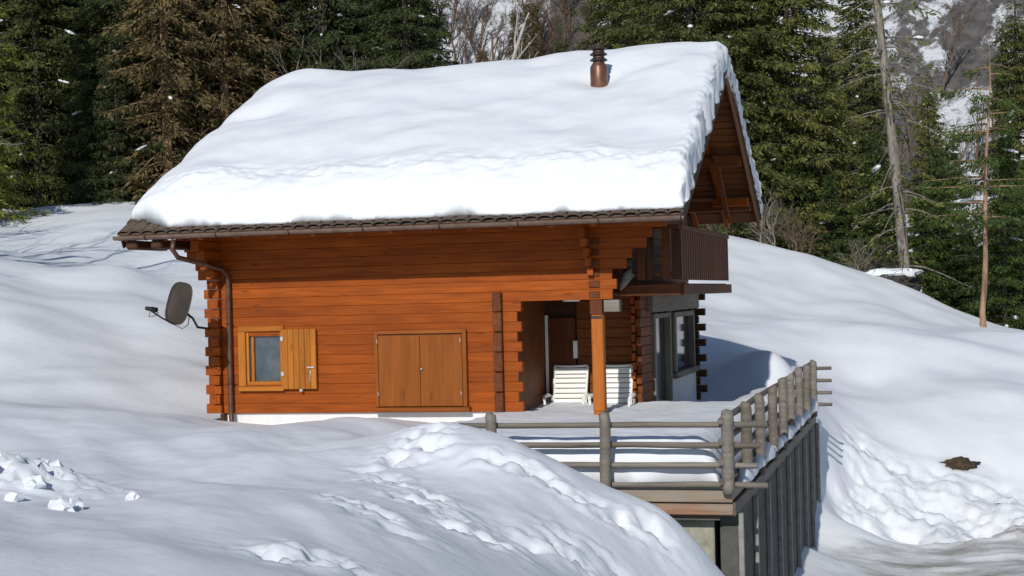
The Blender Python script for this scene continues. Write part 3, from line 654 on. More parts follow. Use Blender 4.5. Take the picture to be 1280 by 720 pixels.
# round the ridge off
base = ZR-SL*np.sqrt((RY-YR)**2+0.55**2)+0.05
SZ = base+np.maximum(T, 0.02)
sc1 = at(305, 168, 1, 26.6)      # wind scoop near the left verge
SZ -= 0.16*np.exp(-((RX-sc1[0])/0.75)**2-((RY-26.9)/0.30)**2)*ed
SZ -= 0.13*np.exp(-(((RX-cx)/0.42)**2+((RY-cy+0.02)/0.38)**2))
cr = cy+0.12+0.22*np.sin((RX-cx)*1.0); SZ -= 0.06*np.exp(-((RY-cr)/0.22)**2)*sstep(cx-1.2, cx-0.2, RX)*sstep(X1-0.5, X1-1.2, RX)
SZ += 0.07*fbm(RX*0.45+4, RY*0.7, 119, 2)*ed - 0.07*sstep(-6.3, -8.2, RX)*np.exp(-((RY-YR)/1.2)**2)
SZ += 0.10*np.exp(-((RX+4.5)/0.8)**2)*np.exp(-((RY-YR)/1.3)**2)
RX = RX + np.exp(-dR/0.16)*(0.075*fbm(RY*3.2, SZ*4.5, 211, 4))
top = np.stack([RX, RY, SZ], -1).reshape(-1, 3)
bot = np.stack([RX, RY, base-0.012], -1).reshape(-1, 3)
i = np.arange(nx*ny).reshape(ny, nx)
rim = np.concatenate([i[0, :], i[1:, -1], i[-1, ::-1][1:], i[::-1, 0][1:-1]])
nn = nx*ny; rn = np.roll(rim, -1)
side = np.stack([rim+nn, rn+nn, rn, rim], -1)
snow_r = obj_np('roof_snow', np.vstack([top, bot]), np.vstack([grid_faces(nx, ny), grid_faces(nx, ny)[:, ::-1]+nn, side]), M['snow'], smooth=True)
tag(snow_r, 'thick smooth white snow blanket lying over the chalet roof', 'snow', kind='stuff')
# ------------------------------------------------------------------ terrace
ZF = -0.53; XT = -2.38; YT0 = 18.99; YT1 = 32.35
ter = empty('terrace', (-4.4, 25, -3.2)); tag(ter, 'raised wooden terrace on pale posts beside the chalet porch', 'terrace')
piece('floor', (-8.0, YT0+0.05, ZF-0.09), (XT-0.06, YW+0.03, ZF), M['board'], ter, 'y')
piece('floor', (XG+0.02, YW+0.032, ZF-0.09), (XT-0.06, YT1-0.05, ZF-0.001), M['board'], ter, 'y')
piece('porch_floor', (-6.55, YW+0.032, ZF-0.09), (XG+0.018, 26.98, ZF-0.003), M['board'], ter, 'y')
piece('fascia_board', (-8.0, YT0-0.02, ZF-0.13), (XT, YT0+0.03, ZF+0.008), M['board'], ter)
piece('fascia_board', (-8.0, YT0-0.015, ZF-0.28), (XT+0.004, YT0+0.03, ZF-0.15), M['boardr'], ter)
piece('fascia_board', (XT-0.055, YT0+0.032, ZF-0.12), (XT-0.005, YT1, ZF+0.006), M['board'], ter, 'y')
piece('side_beam', (XT-0.16, YT0+0.034, ZF-0.30), (XT+0.03, YT1, ZF-0.135), M['greyd'], ter, 'y')
piece('front_beam', (-8.0, YT0+0.10, ZF-0.36), (XT-0.17, YT0+0.24, ZF-0.1), M['greyd'], ter)
piece('concrete_pier', (-3.6, YT0+0.32, -4.0), (XT-0.27, YT0+0.75, ZF-0.37), M['concrete'], ter, 'z', 0.015)
yy = YT0+0.30
while yy < YT1:
    piece('pillar', (XT+0.02, yy, -4.0), (XT+0.085, yy+0.09, ZF-0.302), M['fin'], ter, 'z'); yy += 1.62
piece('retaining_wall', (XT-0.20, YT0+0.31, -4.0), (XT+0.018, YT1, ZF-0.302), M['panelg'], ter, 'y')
# ------------------------------------------------------------------ railing
ral = empty('railing', (-2.4, 19, ZF)); tag(ral, 'weathered grey wooden railing with four rails round the terrace', 'railing')
RZ = [0.262, 0.016, -0.224, -0.457]
def rlog(name, a, b, r_, mat, parent, n=9):
    a = np.array(a, float); b = np.array(b, float); m = max(3, int(np.linalg.norm(b-a)/0.6)); t = np.linspace(0, 1, m)[:, None]
    p = a+(b-a)*t + rng.normal(0, 0.006, (m, 3))*np.minimum(1, np.minimum(t, 1-t)*20)
    return tube(name, p, r_*(1+rng.normal(0, 0.05, m)), mat, parent, n)
def rpost(x, y, zt, zb, r_=0.066):
    zs = np.array([zb, zb+0.1, zb+0.4, (zb+zt)/2, zt-0.12, zt-0.035, zt-0.008, zt]); rr = r_*np.array([.9, 1, 1.02, 1, 1.03, 1.0, .72, .2])
    p = np.stack([x+rng.normal(0, .006, 8), y+rng.normal(0, .006, 8), zs], -1)
    return tube('post', p, rr, M['grey'], ral, 10)
YRL = YT0-0.0
for k, z in enumerate(RZ):
    rlog('rail', (-5.74-0.1*k, YRL+0.02, z), ((-1.95, -2.04, -2.07, -1.96)[k], YRL+0.02, z), 0.038, M['grey'], ral)
    rlog('rail', (XT-0.10, YRL-0.15, z+0.055), (XT-0.10, YT1+0.25, z+0.055), 0.042, M['greyd'], ral)
    rlog('rail', (XT-0.3, YT1-0.12, z), (XT+0.36, YT1-0.12, z), 0.038, M['grey'], ral)
for x in (-5.30, -3.89): rpost(x, YRL-0.085, 0.43, ZF-0.02)
rpost(XT-0.03, YRL-0.075, 0.445, ZF-0.02, 0.075)
for y in (20.5, 22.1, 23.9, 25.5, 26.95, 28.6, 30.4, 32.1): rpost(XT-0.0+0.012, y, 0.44+random.uniform(-.02, .02), ZF-0.16, 0.07)
# snow on the terrace, packed behind the rails
nx, ny = 150, 260
sx = cosspace(0, 1, nx); sy = cosspace(0, 1, ny); SX, SY = np.meshgrid(sx, sy)
RX = -6.75+(XT-0.17+6.75)*SX; RY = YRL+0.13+0.05*fbm(RX*1.2, RX*0, 121, 3)+(26.95-YRL-0.13)*SY
dF = RY-YRL-0.1; dR = XT-0.17-RX
hh = 0.61+0.05*fbm(RX*0.5, RY*0.5, 123, 3)+0.012*fbm(RX*3, RY*3, 125, 3) - 0.10*sstep(19.5, 25.0, RY)
hh = hh*np.maximum(0.03, qe(dF, 0.30))*np.maximum(0.05, qe(dR, 0.35)) + 0.03*fbm(RX*2.0, RY*6, 127, 3)*np.exp(-(dF/0.4)**2)
top = np.stack([RX, RY, ZF+0.004+np.maximum(hh, 0.02)], -1).reshape(-1, 3); bot = np.stack([RX, RY, 0*RX+ZF+0.002], -1).reshape(-1, 3)
i = np.arange(nx*ny).reshape(ny, nx); rim = np.concatenate([i[0, :], i[1:, -1], i[-1, ::-1][1:], i[::-1, 0][1:-1]]); nn = nx*ny; rn = np.roll(rim, -1)
ts = obj_np('terrace_snow', np.vstack([top, bot]), np.vstack([grid_faces(nx, ny), grid_faces(nx, ny)[:, ::-1]+nn, np.stack([rim+nn, rn+nn, rn, rim], -1)]), M['snow'], smooth=True)
tag(ts, 'deep packed snow on the terrace floor behind the front rails', 'snow', kind='stuff')
nx, ny = 60, 150
SX, SY = np.meshgrid(cosspace(0, 1, nx), cosspace(0, 1, ny))
RX = XG+0.06+(XT-0.17-XG-0.06)*SX; RY = 26.96+(YT1-0.3-26.96)*SY
hh = (0.14+0.03*fbm(RX*0.6, RY*0.6, 129, 3)+0.32*sstep(-4.3, -3.2, RX)*sstep(26.9, 28.5, RY))*np.maximum(0.05, qe(XT-0.17-RX, 0.35))*np.maximum(0.1, qe(YT1-0.3-RY, 0.4))
top = np.stack([RX, RY, ZF+0.004+hh], -1).reshape(-1, 3); bot = np.stack([RX, RY, 0*RX+ZF+0.002], -1).reshape(-1, 3)
i = np.arange(nx*ny).reshape(ny, nx); rim = np.concatenate([i[0, :], i[1:, -1], i[-1, ::-1][1:], i[::-1, 0][1:-1]]); nn = nx*ny; rn = np.roll(rim, -1)
ts = obj_np('terrace_snow', np.vstack([top, bot]), np.vstack([grid_faces(nx, ny), grid_faces(nx, ny)[:, ::-1]+nn, np.stack([rim+nn, rn+nn, rn, rim], -1)]), M['snow'], smooth=True)
tag(ts, 'shaded snow on the terrace beside the side door of the chalet', 'snow', kind='stuff')
def lump(name, c, r_, mat, seed, sub=3, rough=0.3, fr=2.2, parent=None, smooth=True):
    bm = bmesh.new(); bmesh.ops.create_icosphere(bm, subdivisions=sub, radius=1)
    co = np.array([v.co[:] for v in bm.verts]); n = fbm(co[:, 0]*fr+seed*3.1, co[:, 1]*fr+co[:, 2]*fr*1.3, seed % 50, 4)
    for v, d in zip(bm.verts, n): v.co = Vector([a*b for a, b in zip(v.co*(1+rough*float(d)), r_)])
    o = bm_obj(name, bm, mat, parent, smooth); o.matrix_basis = W4(parent).inverted() @ Matrix.Translation(c); return o
# snow caught on the ledge outside the side railing: one ragged ridge
V_ = []; ls = np.linspace(YT0+0.5, YT1-0.05, 240); prof = np.linspace(0, math.pi, 9)
amp = 0.045+0.095*np.clip(fbm(ls*0.9, ls*0, 131, 3)+0.35, 0.0, 1.2)
amp = amp*sstep(YT0+0.5, YT0+0.9, ls)
for a, y in zip(amp, ls):
    wv = 0.09*(0.4+a*6)
    for t in prof: V_.append((XT+0.01-min(wv, 0.13)*math.cos(t), y, ZF-0.0+a*1.5*math.sin(t)))
lg = obj_np('ledge_snow', V_, grid_faces(9, 240), M['snow'], smooth=True)
tag(lg, 'ragged row of snow lumps along the terrace edge under the side railing', 'snow', kind='stuff')
# ------------------------------------------------------------------ reclining chairs
def chair(px, Yc, label):
    xc = at(px, 480, 1, Yc)[0]; c = empty('plastic_chair', (xc, Yc, ZF)); tag(c, label, 'chair', 'white plastic recliners on the porch')
    w2 = 0.285
    def B_(s, t): return (xc+s, Yc-0.12+0.22*t, ZF+0.42+0.74*t)      # leaning back plane
    for s in (-1, 1):
        tube('back_rail', [B_(s*w2, 0), B_(s*w2, .5), B_(s*(w2+.005), .95), B_(s*(w2-.0), 1.0)], [.022, .022, .026, .018], M['plastic'], c, 8)
        tube('armrest', [(xc+s*(w2+.05), Yc-0.0, ZF+.64), (xc+s*(w2+.075), Yc-.2, ZF+.665), (xc+s*(w2+.07), Yc-.48, ZF+.65), (xc+s*(w2+.05), Yc-.56, ZF+.60)], [.022, .032, .032, .022], M['plastic'], c, 8)
        tube('leg', [(xc+s*(w2+.05), Yc-.54, ZF+.62), (xc+s*(w2+.04), Yc-.50, ZF+.35), (xc+s*(w2+.03), Yc-.58, ZF+.005)], [.022, .022, .02], M['plastic'], c, 8)
        tube('leg', [(xc+s*(w2+.05), Yc-.02, ZF+.64), (xc+s*(w2+.04), Yc-.06, ZF+.35), (xc+s*(w2+.03), Yc+.04, ZF+.005)], [.022, .022, .02], M['plastic'], c, 8)
    tv = [0.02, .135, .25, .365, .48, .595, .71, .80, .95]
    for a, b in zip(tv[:-1], tv[1:]):
        p, q = B_(0, a), B_(0, b-0.018)
        m = Vector(((p[0]), (p[1]+q[1])/2, (p[2]+q[2])/2)); L_ = math.hypot(q[1]-p[1], q[2]-p[2])
        o = link(bpy.data.objects.new('back_slat', box_mesh(2*w2-0.03, 0.016, L_, 0.005, M['plastic'])), c)
        o.matrix_basis = W4(c).inverted() @ (Matrix.Translation(m) @ Matrix.Rotation(-math.atan2(.22, .74), 4, 'X'))
    tube('top_rail', [B_(-w2, .985), B_(-w2*.5, .975), B_(0, .97), B_(w2*.5, .975), B_(w2, .985)], .022, M['plastic'], c, 8)
    for k in range(5): piece('seat_slat', (xc-w2, Yc-.56+k*.09, ZF+.395), (xc+w2, Yc-.485+k*.09, ZF+.42), M['plastic'], c, 'x', .006)
    piece('seat_rail', (xc-w2, Yc-.58, ZF+.36), (xc+w2, Yc-.565, ZF+.42), M['plastic'], c)
chair(713, 26.84, 'white plastic recliner left of the orange corner post')
chair(769, 26.80, 'white plastic recliner right of the corner post, crossed by its shadow')
# ------------------------------------------------------------------ satellite dish
dc = Vector(dep(223, 379, 25.6)); ds = empty('satellite_dish', tuple(dc)); tag(ds, 'brown satellite dish on an arm at the left log corner', 'satellite dish')
nrm = Vector((-0.42, -0.88, 0.22)).normalized(); upv = Vector((0.18, 0.05, 1)); sxv = nrm.cross(upv).normalized(); upv = sxv.cross(nrm).normalized()
V_ = []; Fc = []; nr, na = 6, 28
for f, off in ((0, 0), (1, -0.012)):
    for r_ in range(nr+1):
        for a in range(na):
            t = a*2*math.pi/na; rr = r_/nr; sq = 1/ (abs(math.cos(t))**3.2+abs(math.sin(t))**3.2)**(1/3.2)
            q = dc + sxv*(0.30*rr*sq*math.cos(t)) + upv*(0.345*rr*sq*math.sin(t)) + nrm*(0.075*rr*rr-0.075+off); V_.append(tuple(q))
n1_ = (nr+1)*na
for f in (0, 1):
    for r_ in range(nr):
        for a in range(na):
            b = (a+1) % na; q = (f*n1_+r_*na+a, f*n1_+r_*na+b, f*n1_+(r_+1)*na+b, f*n1_+(r_+1)*na+a); Fc.append(q if f == 0 else q[::-1])
for a in range(na): b = (a+1) % na; Fc.append((nr*na+a, nr*na+b, n1_+nr*na+b, n1_+nr*na+a))
obj_np('reflector', V_, Fc, M['dish'], ds, True)
lnb = Vector(dep(188, 388, 25.25)); low = dc-upv*0.34+nrm*0.01
tube('feed_arm', [tuple(low-nrm*0.06), tuple(low), tuple((low+lnb)/2-upv*0.01), tuple(lnb)], 0.014, M['metal'], ds, 8)
for s in (-1, 1): tube('feed_horn', [tuple(lnb+sxv*0.045*s+upv*0.02+nrm*0.06), tuple(lnb+sxv*0.045*s+upv*0.02), tuple(lnb+sxv*0.05*s+upv*0.03-nrm*0.08)], [0.03, 0.035, 0.042], M['metal'], ds, 10)
tube('cable', [tuple(lnb+upv*-0.02), tuple(lnb-upv*0.10), tuple(lnb-upv*0.07-nrm*0.1), tuple(lnb-nrm*0.16)], 0.006, M['metal'], ds, 6)
mst = dc-nrm*0.13+sxv*0.0; wl = Vector(at(262, 411, 1, YW+0.12))
tube('mast', [tuple(mst+upv*0.12), tuple(mst-upv*0.1), tuple(Vector(dep(241, 398, 25.6))), tuple(Vector(dep(247, 409, 25.6))), tuple(wl), tuple(wl+Vector((0.2, 0.05, 0)))], 0.02, M['metal'], ds, 8)
tube('clamp', [tuple(mst+upv*0.05-nrm*0.05), tuple(dc-nrm*0.07)], 0.035, M['metal'], ds, 8)
tube('cable', [tuple(low), tuple(Vector(dep(228, 411, 25.5))), tuple(Vector(dep(235, 406, 25.55))), tuple(Vector(dep(237, 392, 25.6)))], 0.007, M['metal'], ds, 6)
# ------------------------------------------------------------------ loose lumps
for n, (px, py, r_, lb) in enumerate([(60, 592, .16, 'largest angular snow block among the tipped clods at left edge'), (22, 580, .12, 'rounded snow block beside the left edge of the clod heap'), (40, 604, .10, 'small snow block just below the largest clod'), (92, 632, .07, 'small snow clod at the right foot of the clod heap'), (12, 598, .13, 'snow block nearest the left picture edge'), (108, 607, .05, 'tiny snow clod right of the largest block'), (165, 622, .045, 'lone tiny snow crumb right of the clod heap')]):
    g = ground_at(px, py+6); z = gz(g[0], g[1]); o = lump('snow_block', (g[0], g[1], z+r_*0.4), (r_*1.15, r_, r_*.9), M['snow'], 7+n*5, 2, 0.55, 1.3, smooth=False)
    tag(o, lb, 'snow block', 'tipped snow clods at the left')
for n in range(26):
    px = 18+random.gauss(0, 34); py = 606+random.gauss(0, 14)+abs(px-18)*0.25
    if px < -25: continue
    g = ground_at(px, py+4); r_ = random.choice((.035, .045, .06, .08)); z = gz(g[0], g[1])
    o = lump('snow_crumb', (g[0], g[1], z+r_*0.35), (r_*1.2, r_, r_*.85), M['snow'], 60+n*3, 2, 0.6, 1.3, smooth=False); tag(o, 'small broken snow crumb in the tipped heap at the left edge', 'snow block', 'snow crumbs of the left heap')
g = soilp; o = lump('soil_patch', (g[0], g[1]+0.1, gz(g[0], g[1])-0.02), (.42, .30, .17), M['soil'], 17, 4, 0.3, 2.6); tag(o, 'brown earth patch bared in the snow bank by the road', 'soil')
g = ground_at(1150, 627); 
for n, (px, py, rx) in enumerate([(1252, 637, .24)]):
    g = ground_at(px, py); o = lump('earth_clod', (g[0], g[1], gz(g[0], g[1])), (rx, .14, .06), M['soil'], 23+n, 3, 0.3, 2.6); tag(o, 'small dark earth clod at the far road edge', 'soil')
g = dep(1118, 356, 57.0); zr = gz(g[0], g[1])
o = lump('boulder', (g[0], g[1], zr-0.1), (0.95, .6, .42), M['rock'], 31, 4, 0.45, 1.4); tag(o, 'dark boulder capped with snow below the leaning bare trunk', 'boulder')
o2 = lump('boulder_snow', (g[0]-0.1, g[1]+0.1, zr+0.24), (1.05, .62, .24), M['snow'], 33, 3, 0.3, 1.4); tag(o2, 'white snow cap on the dark boulder at the ridge', 'snow', kind='stuff')

# ------------------------------------------------------------------ trees
def tree_tubes(paths, mat, name, parent=None):
    V_ = []; Fc = []; b = 0
    for pts, rad, n in paths:
        v, f = tube_arr(pts, rad, n, cap=False); V_.append(v); Fc.append(np.array(f, int)+b); b += len(v)
    return mesh_np(name, np.vstack(V_), np.vstack(Fc), mat, True)
def kites(p, d, side, ln, wd):
    """leaf sprays: a bent kite of two triangles-pairs per spray"""
    n = len(p); a = p; c = p+d*ln[:, None]; m = p+d*(ln*0.45)[:, None]
    l = m+side*wd[:, None]; r_ = m-side*wd[:, None]
    V_ = np.stack([a, l, c, r_], 1).reshape(-1, 3); i = np.arange(n)[:, None]*4
    return V_, i+np.array([0, 3, 2, 1])
def norm(a): return a/(np.linalg.norm(a, axis=-1, keepdims=True)+1e-9)
def make_spruce(seed, Ht, Lm, z0=0.8, dens=74, droop=0.35, bare=0.0, mat='spruce_d', trunk='bark_d', r0=0.22, top_vis=17, lean=0.0, leafl=0.23, leafw=0.030, gap=0.0, pw=0.75):
    g = np.random.default_rng(seed); paths = []; LP = []; LDr = []; SN = []
    tz = np.linspace(-1.2, Ht, 14); wob = np.cumsum(g.normal(0, 0.03, 14)); tx = lean*np.maximum(tz, 0)+wob; ty = np.cumsum(g.normal(0, 0.03, 14))
    def ctr(z): return np.array([np.interp(z, tz, tx), np.interp(z, tz, ty), z])
    paths.append((np.stack([tx, ty, tz], -1), r0*np.clip(1-np.maximum(tz, 0)/Ht, 0.02, 1)**0.8*np.where(tz < 0.1, 1.25, 1), 9))
    z = z0
    while z < Ht-0.3:
        up = z > top_vis; nb = g.integers(4, 6) if up else g.integers(5, 9)
        az0 = g.uniform(0, 6.28)
        for b in range(nb):
            if g.random() < gap: continue
            az = az0+b*6.283/nb+g.normal(0, .25); L_ = max(0.25, Lm*(1-z/Ht)**pw*g.uniform(.55, 1.12))
            zz = z+g.normal(0, .12); o = ctr(zz); dr = np.array([math.cos(az), math.sin(az), 0]); dd = droop*g.uniform(.5, 1.5)
            t = np.linspace(0, 1, 5)[:, None]
            cv = o+dr*L_*t+np.array([0, 0, 1])*(L_*(0.10*t-dd*1.5*t**2+dd*0.75*t**3))
            paths.append((cv, np.linspace(0.028+L_*0.006, 0.006, 5), 4))
            if g.random() < bare: continue
            n = int(L_*dens*(0.35 if up else 1))+3
            s = g.uniform(0.12, 1, n)**0.8; pc = o+dr*L_*s[:, None]+np.array([0, 0, 1])*(L_*(0.10*s-dd*1.5*s**2+dd*0.75*s**3))[:, None]
            lat = np.array([-dr[1], dr[0], 0]); sg = g.choice([-1, 1], n)
            wl_ = np.minimum((0.30*L_*(1.05-s)+0.10), 0.75)*g.uniform(0, 1, n)
            hang = g.uniform(-0.05, 0.32, n)*(0.5+0.5*wl_)
            p = pc+lat*(sg*wl_)[:, None]-np.array([0, 0, 1])*hang[:, None]+g.normal(0, .03, (n, 3))
            d = norm(dr*g.uniform(.2, 1.0, n)[:, None]+lat*(sg*g.uniform(.1, .9, n))[:, None]+np.array([0, 0, 1])*(g.uniform(-1.1, .15, n))[:, None])
            LP.append(p); LDr.append(d)
            if g.random() < 0.06 and not up: SN.append((cv[2]+cv[3])/2)
        z += g.uniform(.24, .42) if z < top_vis else .7
    p = np.vstack(LP); d = np.vstack(LDr); n = len(p)
    side = norm(np.cross(d, norm(g.normal(0, 1, (n, 3))+np.array([0, 0, .6]))))
    V_, Fc = kites(p, d, side, leafl*g.uniform(.6, 1.35, n), leafw*g.uniform(.6, 1.4, n))
    tm_ = tree_tubes(paths, M[trunk], 'trunk'); cm_ = mesh_np('crown', V_, Fc, M[mat])
    sm_ = None
    if SN:
        vs, fs, b = [], [], 0
        bm = bmesh.new(); bmesh.ops.create_icosphere(bm, subdivisions=1, radius=1); base_v = np.array([v.co[:] for v in bm.verts]); base_f = np.array([[v.index for v in f.verts] for f in bm.faces]); bm.free()
        for q in SN:
            dd = q-ctr(q[2]); a = math.atan2(dd[1], dd[0]); l = g.uniform(.12, .42); R_ = np.array([[math.cos(a), -math.sin(a), 0], [math.sin(a), math.cos(a), 0], [0, 0, 1]])
            v = (base_v*(1+g.normal(0, .15, base_v.shape)))*np.array([l, g.uniform(.05, .15), .07])
            v[:, 2] -= v[:, 0]*g.uniform(.1, .5); vs.append(v@R_.T+q+[0, 0, .03]); fs.append(base_f+b); b += len(base_v)
        sm_ = mesh_np('branch_snow', np.vstack(vs), np.vstack(fs), M['snow'], True)
    return tm_, cm_, sm_
def put_tree(name, meshes, x, y, rot, sc, label, cat, group=None, mat=None, snow=True, z=None):
    e = empty(name, (x, y, (gz(x, y) if z is None else z))); e.rotation_euler = (0, 0, rot); e.scale = (sc, sc, sc)
    tag(e, label, cat, group)
    for nm, m_ in zip(('trunk', 'crown', 'branch_snow'), meshes):
        if m_ is None or (nm == 'branch_snow' and not snow): continue
        o = bpy.data.objects.new(nm, m_); COL.objects.link(o); o.parent = e
        if nm == 'branch_snow': o['kind'] = 'stuff'
        if nm == 'crown' and mat: o.material_slots[0].link = 'OBJECT'; o.material_slots[0].material = M[mat]
    return e
SP = [make_spruce(s, h, l, z0=.5, mat='spruce_d') for s, h, l in ((1, 21, 3.6), (2, 24, 4.0), (3, 19, 3.3), (4, 26, 4.3))]
SPB = [make_spruce(8, 22, 3.3, z0=1.0, droop=.62, mat='spruce_b', trunk='bark_r', dens=36, gap=.12, leafl=.30, leafw=.045)]
SPY = make_spruce(10, 17, 3.6, z0=.5, droop=.28, mat='spruce_y', dens=40, leafl=.30)
SPS = [make_spruce(s, h, l, z0=.15, dens=120, droop=.22, mat='pine', top_vis=20, leafl=.16, leafw=.024, r0=.1) for s, h, l in ((12, 6.5, 1.7), (13, 8.5, 2.1))]
def pxpos(px, D): p = dep(px, 300, D); return p[0], p[1]
ORD = ['first', 'second', 'third', 'fourth', 'fifth', 'sixth', 'seventh', 'eighth', 'ninth']
k = 0
for row, (D, xs_) in enumerate(((70, (-70, 40, 150, 420, 505)), (76, (-20, 95, 235, 370, 470)), (83, (-60, 10, 75, 140, 210, 290, 350, 430, 520)))):
    for n, px in enumerate(xs_):
        lb = ('dark spruce half hidden in the back of the wood left of the roof' if row == 2 else 'dark green front spruce of the left wood, %s from the left picture edge' % ORD[n] if row == 0 else 'dark spruce in the second row of the left wood, %s from the left' % ORD[n])
        x, y = pxpos(px+random.uniform(-12, 12), D+random.uniform(-1.5, 1.5)); put_tree('spruce_tree', SP[k % 4], x, y, random.uniform(0, 6.28), random.uniform(.9, 1.1), lb, 'tree', 'dark spruces left of the roof', mat=('spruce_m' if k % 4 == 1 else None)); k += 1
for px, D, sc, lb in ((215, 67.5, 1.0, 'olive brown drooping spruce standing just left of the bare pinkish trunk'), (285, 69, 1.05, 'olive brown spruce with a bare pinkish trunk above the left roof slope'), (330, 71, .95, 'olive brown spruce right of the pinkish trunk above the roof edge')):
    x, y = pxpos(px, D); put_tree('spruce_tree', SPB[0], x, y, px, sc, lb, 'tree', 'olive brown spruces')
x, y = pxpos(-42, 60); put_tree('spruce_tree', SPY, x, y, .4, .85, 'yellow-green sunlit spruce whose boughs enter at the left edge', 'tree')
for px, D, h in ((148, 67, .8),):
    x, y = pxpos(px, D); put_tree('spruce_tree', SPS[1], x, y, 1.0, h, 'small young spruce at the wood edge left of the roof', 'tree', mat='spruce_d')
for row, (D, xs_) in enumerate(((67, (862, 935, 985, 1045)), (75, (815, 905, 1000, 1165)), (84, (790, 850, 935, 1075)))):
    for n, px in enumerate(xs_):
        lb = ('green spruce half hidden at the back of the wood right of the gable' if row == 2 else 'sunlit green front spruce of the right wood, %s from the gable' % ORD[n] if row == 0 else 'green spruce in the second row right of the gable, %s from the roof' % ORD[n])
        x, y = pxpos(px+random.uniform(-10, 10), D+random.uniform(-1.5, 1.5)); sc = random.uniform(.88, 1.05)*(.62 if px in (1165, 1045, 1000) else 1)
        put_tree('spruce_tree', SP[k % 4], x, y, random.uniform(0, 6.28), sc, lb, 'tree', 'green spruces right of the gable', mat='spruce_m'); k += 1
x, y = pxpos(1275, 70); put_tree('spruce_tree', SP[0], x, y, 2.0, .8, 'spruce rising behind the reddish pine at the right edge', 'tree', mat='spruce_m')
for n, (px, D) in enumerate(((1345, 66), (1410, 72), (1480, 68), (1560, 75), (-150, 72), (-230, 70), (-320, 74))):
    x, y = pxpos(px, D); put_tree('spruce_tree', SP[n % 4], x, y, px, .9, ('spruce %s beyond the right picture edge' if n < 4 else 'spruce %s beyond the left picture edge') % ORD[n if n < 4 else n-4], 'tree', 'spruces beyond the picture edges', mat='spruce_m' if n < 4 else None)
# tall leaning bare trunk, the crown is above the frame
LT = make_spruce(20, 27, 2.9, z0=1.2, droop=.6, bare=0.0, mat='spruce_m', trunk='bark_g', r0=.205, lean=-.082, gap=.74, dens=16)
x, y = pxpos(1131, 57.5); put_tree('spruce_tree', LT, x, y, 0.26, 1.0, 'tall leaning spruce with pale bare trunk on the right ridge', 'tree')
PT = make_spruce(21, 9.8, 2.3, z0=3.6, droop=.15, bare=.1, mat='pine', trunk='bark_r', r0=.10, lean=.06, gap=.72, dens=85, pw=.3, leafl=.17, leafw=.025)
x, y = pxpos(1226, 52.5); put_tree('pine_tree', PT, x, y, .26, 1.0, 'slender reddish pine with bare lower trunk at the right edge', 'tree')
YS = ['just right of the leaning pale trunk', 'second right of the leaning trunk', 'just left of the reddish pine trunk', 'right behind the reddish pine trunk', 'at the right picture edge', 'just left of the leaning pale trunk', 'second left of the leaning trunk', 'nearest the grey brush on the ridge', 'behind the others at the right edge', 'in the gap left of the pine', 'low between leaning trunk and pine']
for n, (px, D, sc) in enumerate(((1150, 60, .8), (1178, 62, .85), (1205, 61, .7), (1255, 56, .85), (1290, 57, 1.05), (1092, 63, .8), (1040, 64, .75), (1000, 65, .7), (1268, 62, 1.1), (1195, 66, .9), (1165, 64, .9))):
    x, y = pxpos(px, D); put_tree('young_spruce', SPS[n % 2], x, y, px, sc, 'bushy young spruce '+YS[n], 'tree', 'young spruces on the right ridge', snow=n % 3 == 0)
# bare broad-leaved trees and brush
def make_bare(seed, Ht, r0, spread=.55, levels=4, up=.35, nb=(3, 5), stems=1, ratio=.62):
    g = np.random.default_rng(seed); paths = []
    def grow(p, d, L_, r_, lv):
        n = 5; pts = [p]; dd = d.copy()
        for i in range(n-1):
            dd = norm(dd+g.normal(0, .13, 3)+np.array([0, 0, up*.12])); pts.append(pts[-1]+dd*L_/(n-1))
        pts = np.array(pts); paths.append((pts, np.linspace(r_, r_*.55 if lv < levels else r_*.25, n), 6 if lv < 2 else 4 if lv < 3 else 3))
        if lv >= levels: return
        for k_ in range(g.integers(*nb)+ (2 if lv == 0 else 0)):
            t = g.uniform(.3, 1.0); q = pts[0]+(pts[-1]-pts[0])*0; idx = t*(n-1); i0 = min(int(idx), n-2); q = pts[i0]+(pts[i0+1]-pts[i0])*(idx-i0)
            nd = norm(dd+norm(g.normal(0, 1, 3))*spread*1.6+np.array([0, 0, up*.3])); grow(q, nd, L_*ratio*g.uniform(.7, 1.15), r_*(.5-.1*t), lv+1)
    for s in range(stems):
        a = g.uniform(0, 6.28); o = np.array([math.cos(a), math.sin(a), 0])*.15*(stems > 1)
        grow(np.array([0, 0, -.4])+o, norm(np.array([0, 0, 1.])+o*(2.2 if stems > 1 else 0)+g.normal(0, .05, 3)), Ht*.45, r0, 0)
    return paths
def bare_tree(name, me, px, D, sc, rot, label, group=None, z=None, xy=None):
    x, y = xy if xy else pxpos(px, D); e = empty(name, (x, y, gz(x, y) if z is None else z)); e.rotation_euler = (0, 0, rot); e.scale = (sc,)*3
    tag(e, label, 'tree' if 'tree' in name or 'larch' in name else 'shrub', group); o = bpy.data.objects.new('branches', me); COL.objects.link(o); o.parent = e; return e
BA = tree_tubes(make_bare(31, 13, .16, .55, 4), M['twig'], 'branches'); BB = tree_tubes(make_bare(33, 11, .13, .6, 4), M['twig'], 'branches')
BR = tree_tubes(make_bare(35, 3.4, .035, .6, 3, stems=7, up=.2), M['twig'], 'branches'); BRB = tree_tubes(make_bare(36, 3.2, .03, .7, 3, stems=7, up=.2), M['twigb'], 'branches')
bare_tree('bare_tree', BA, 418, 68, 1.0, .5, 'bare grey-limbed tree left above the roof ridge')
bare_tree('bare_tree', BB, 462, 70, 1.05, 2.5, 'second bare grey tree, nearer the roof ridge middle')
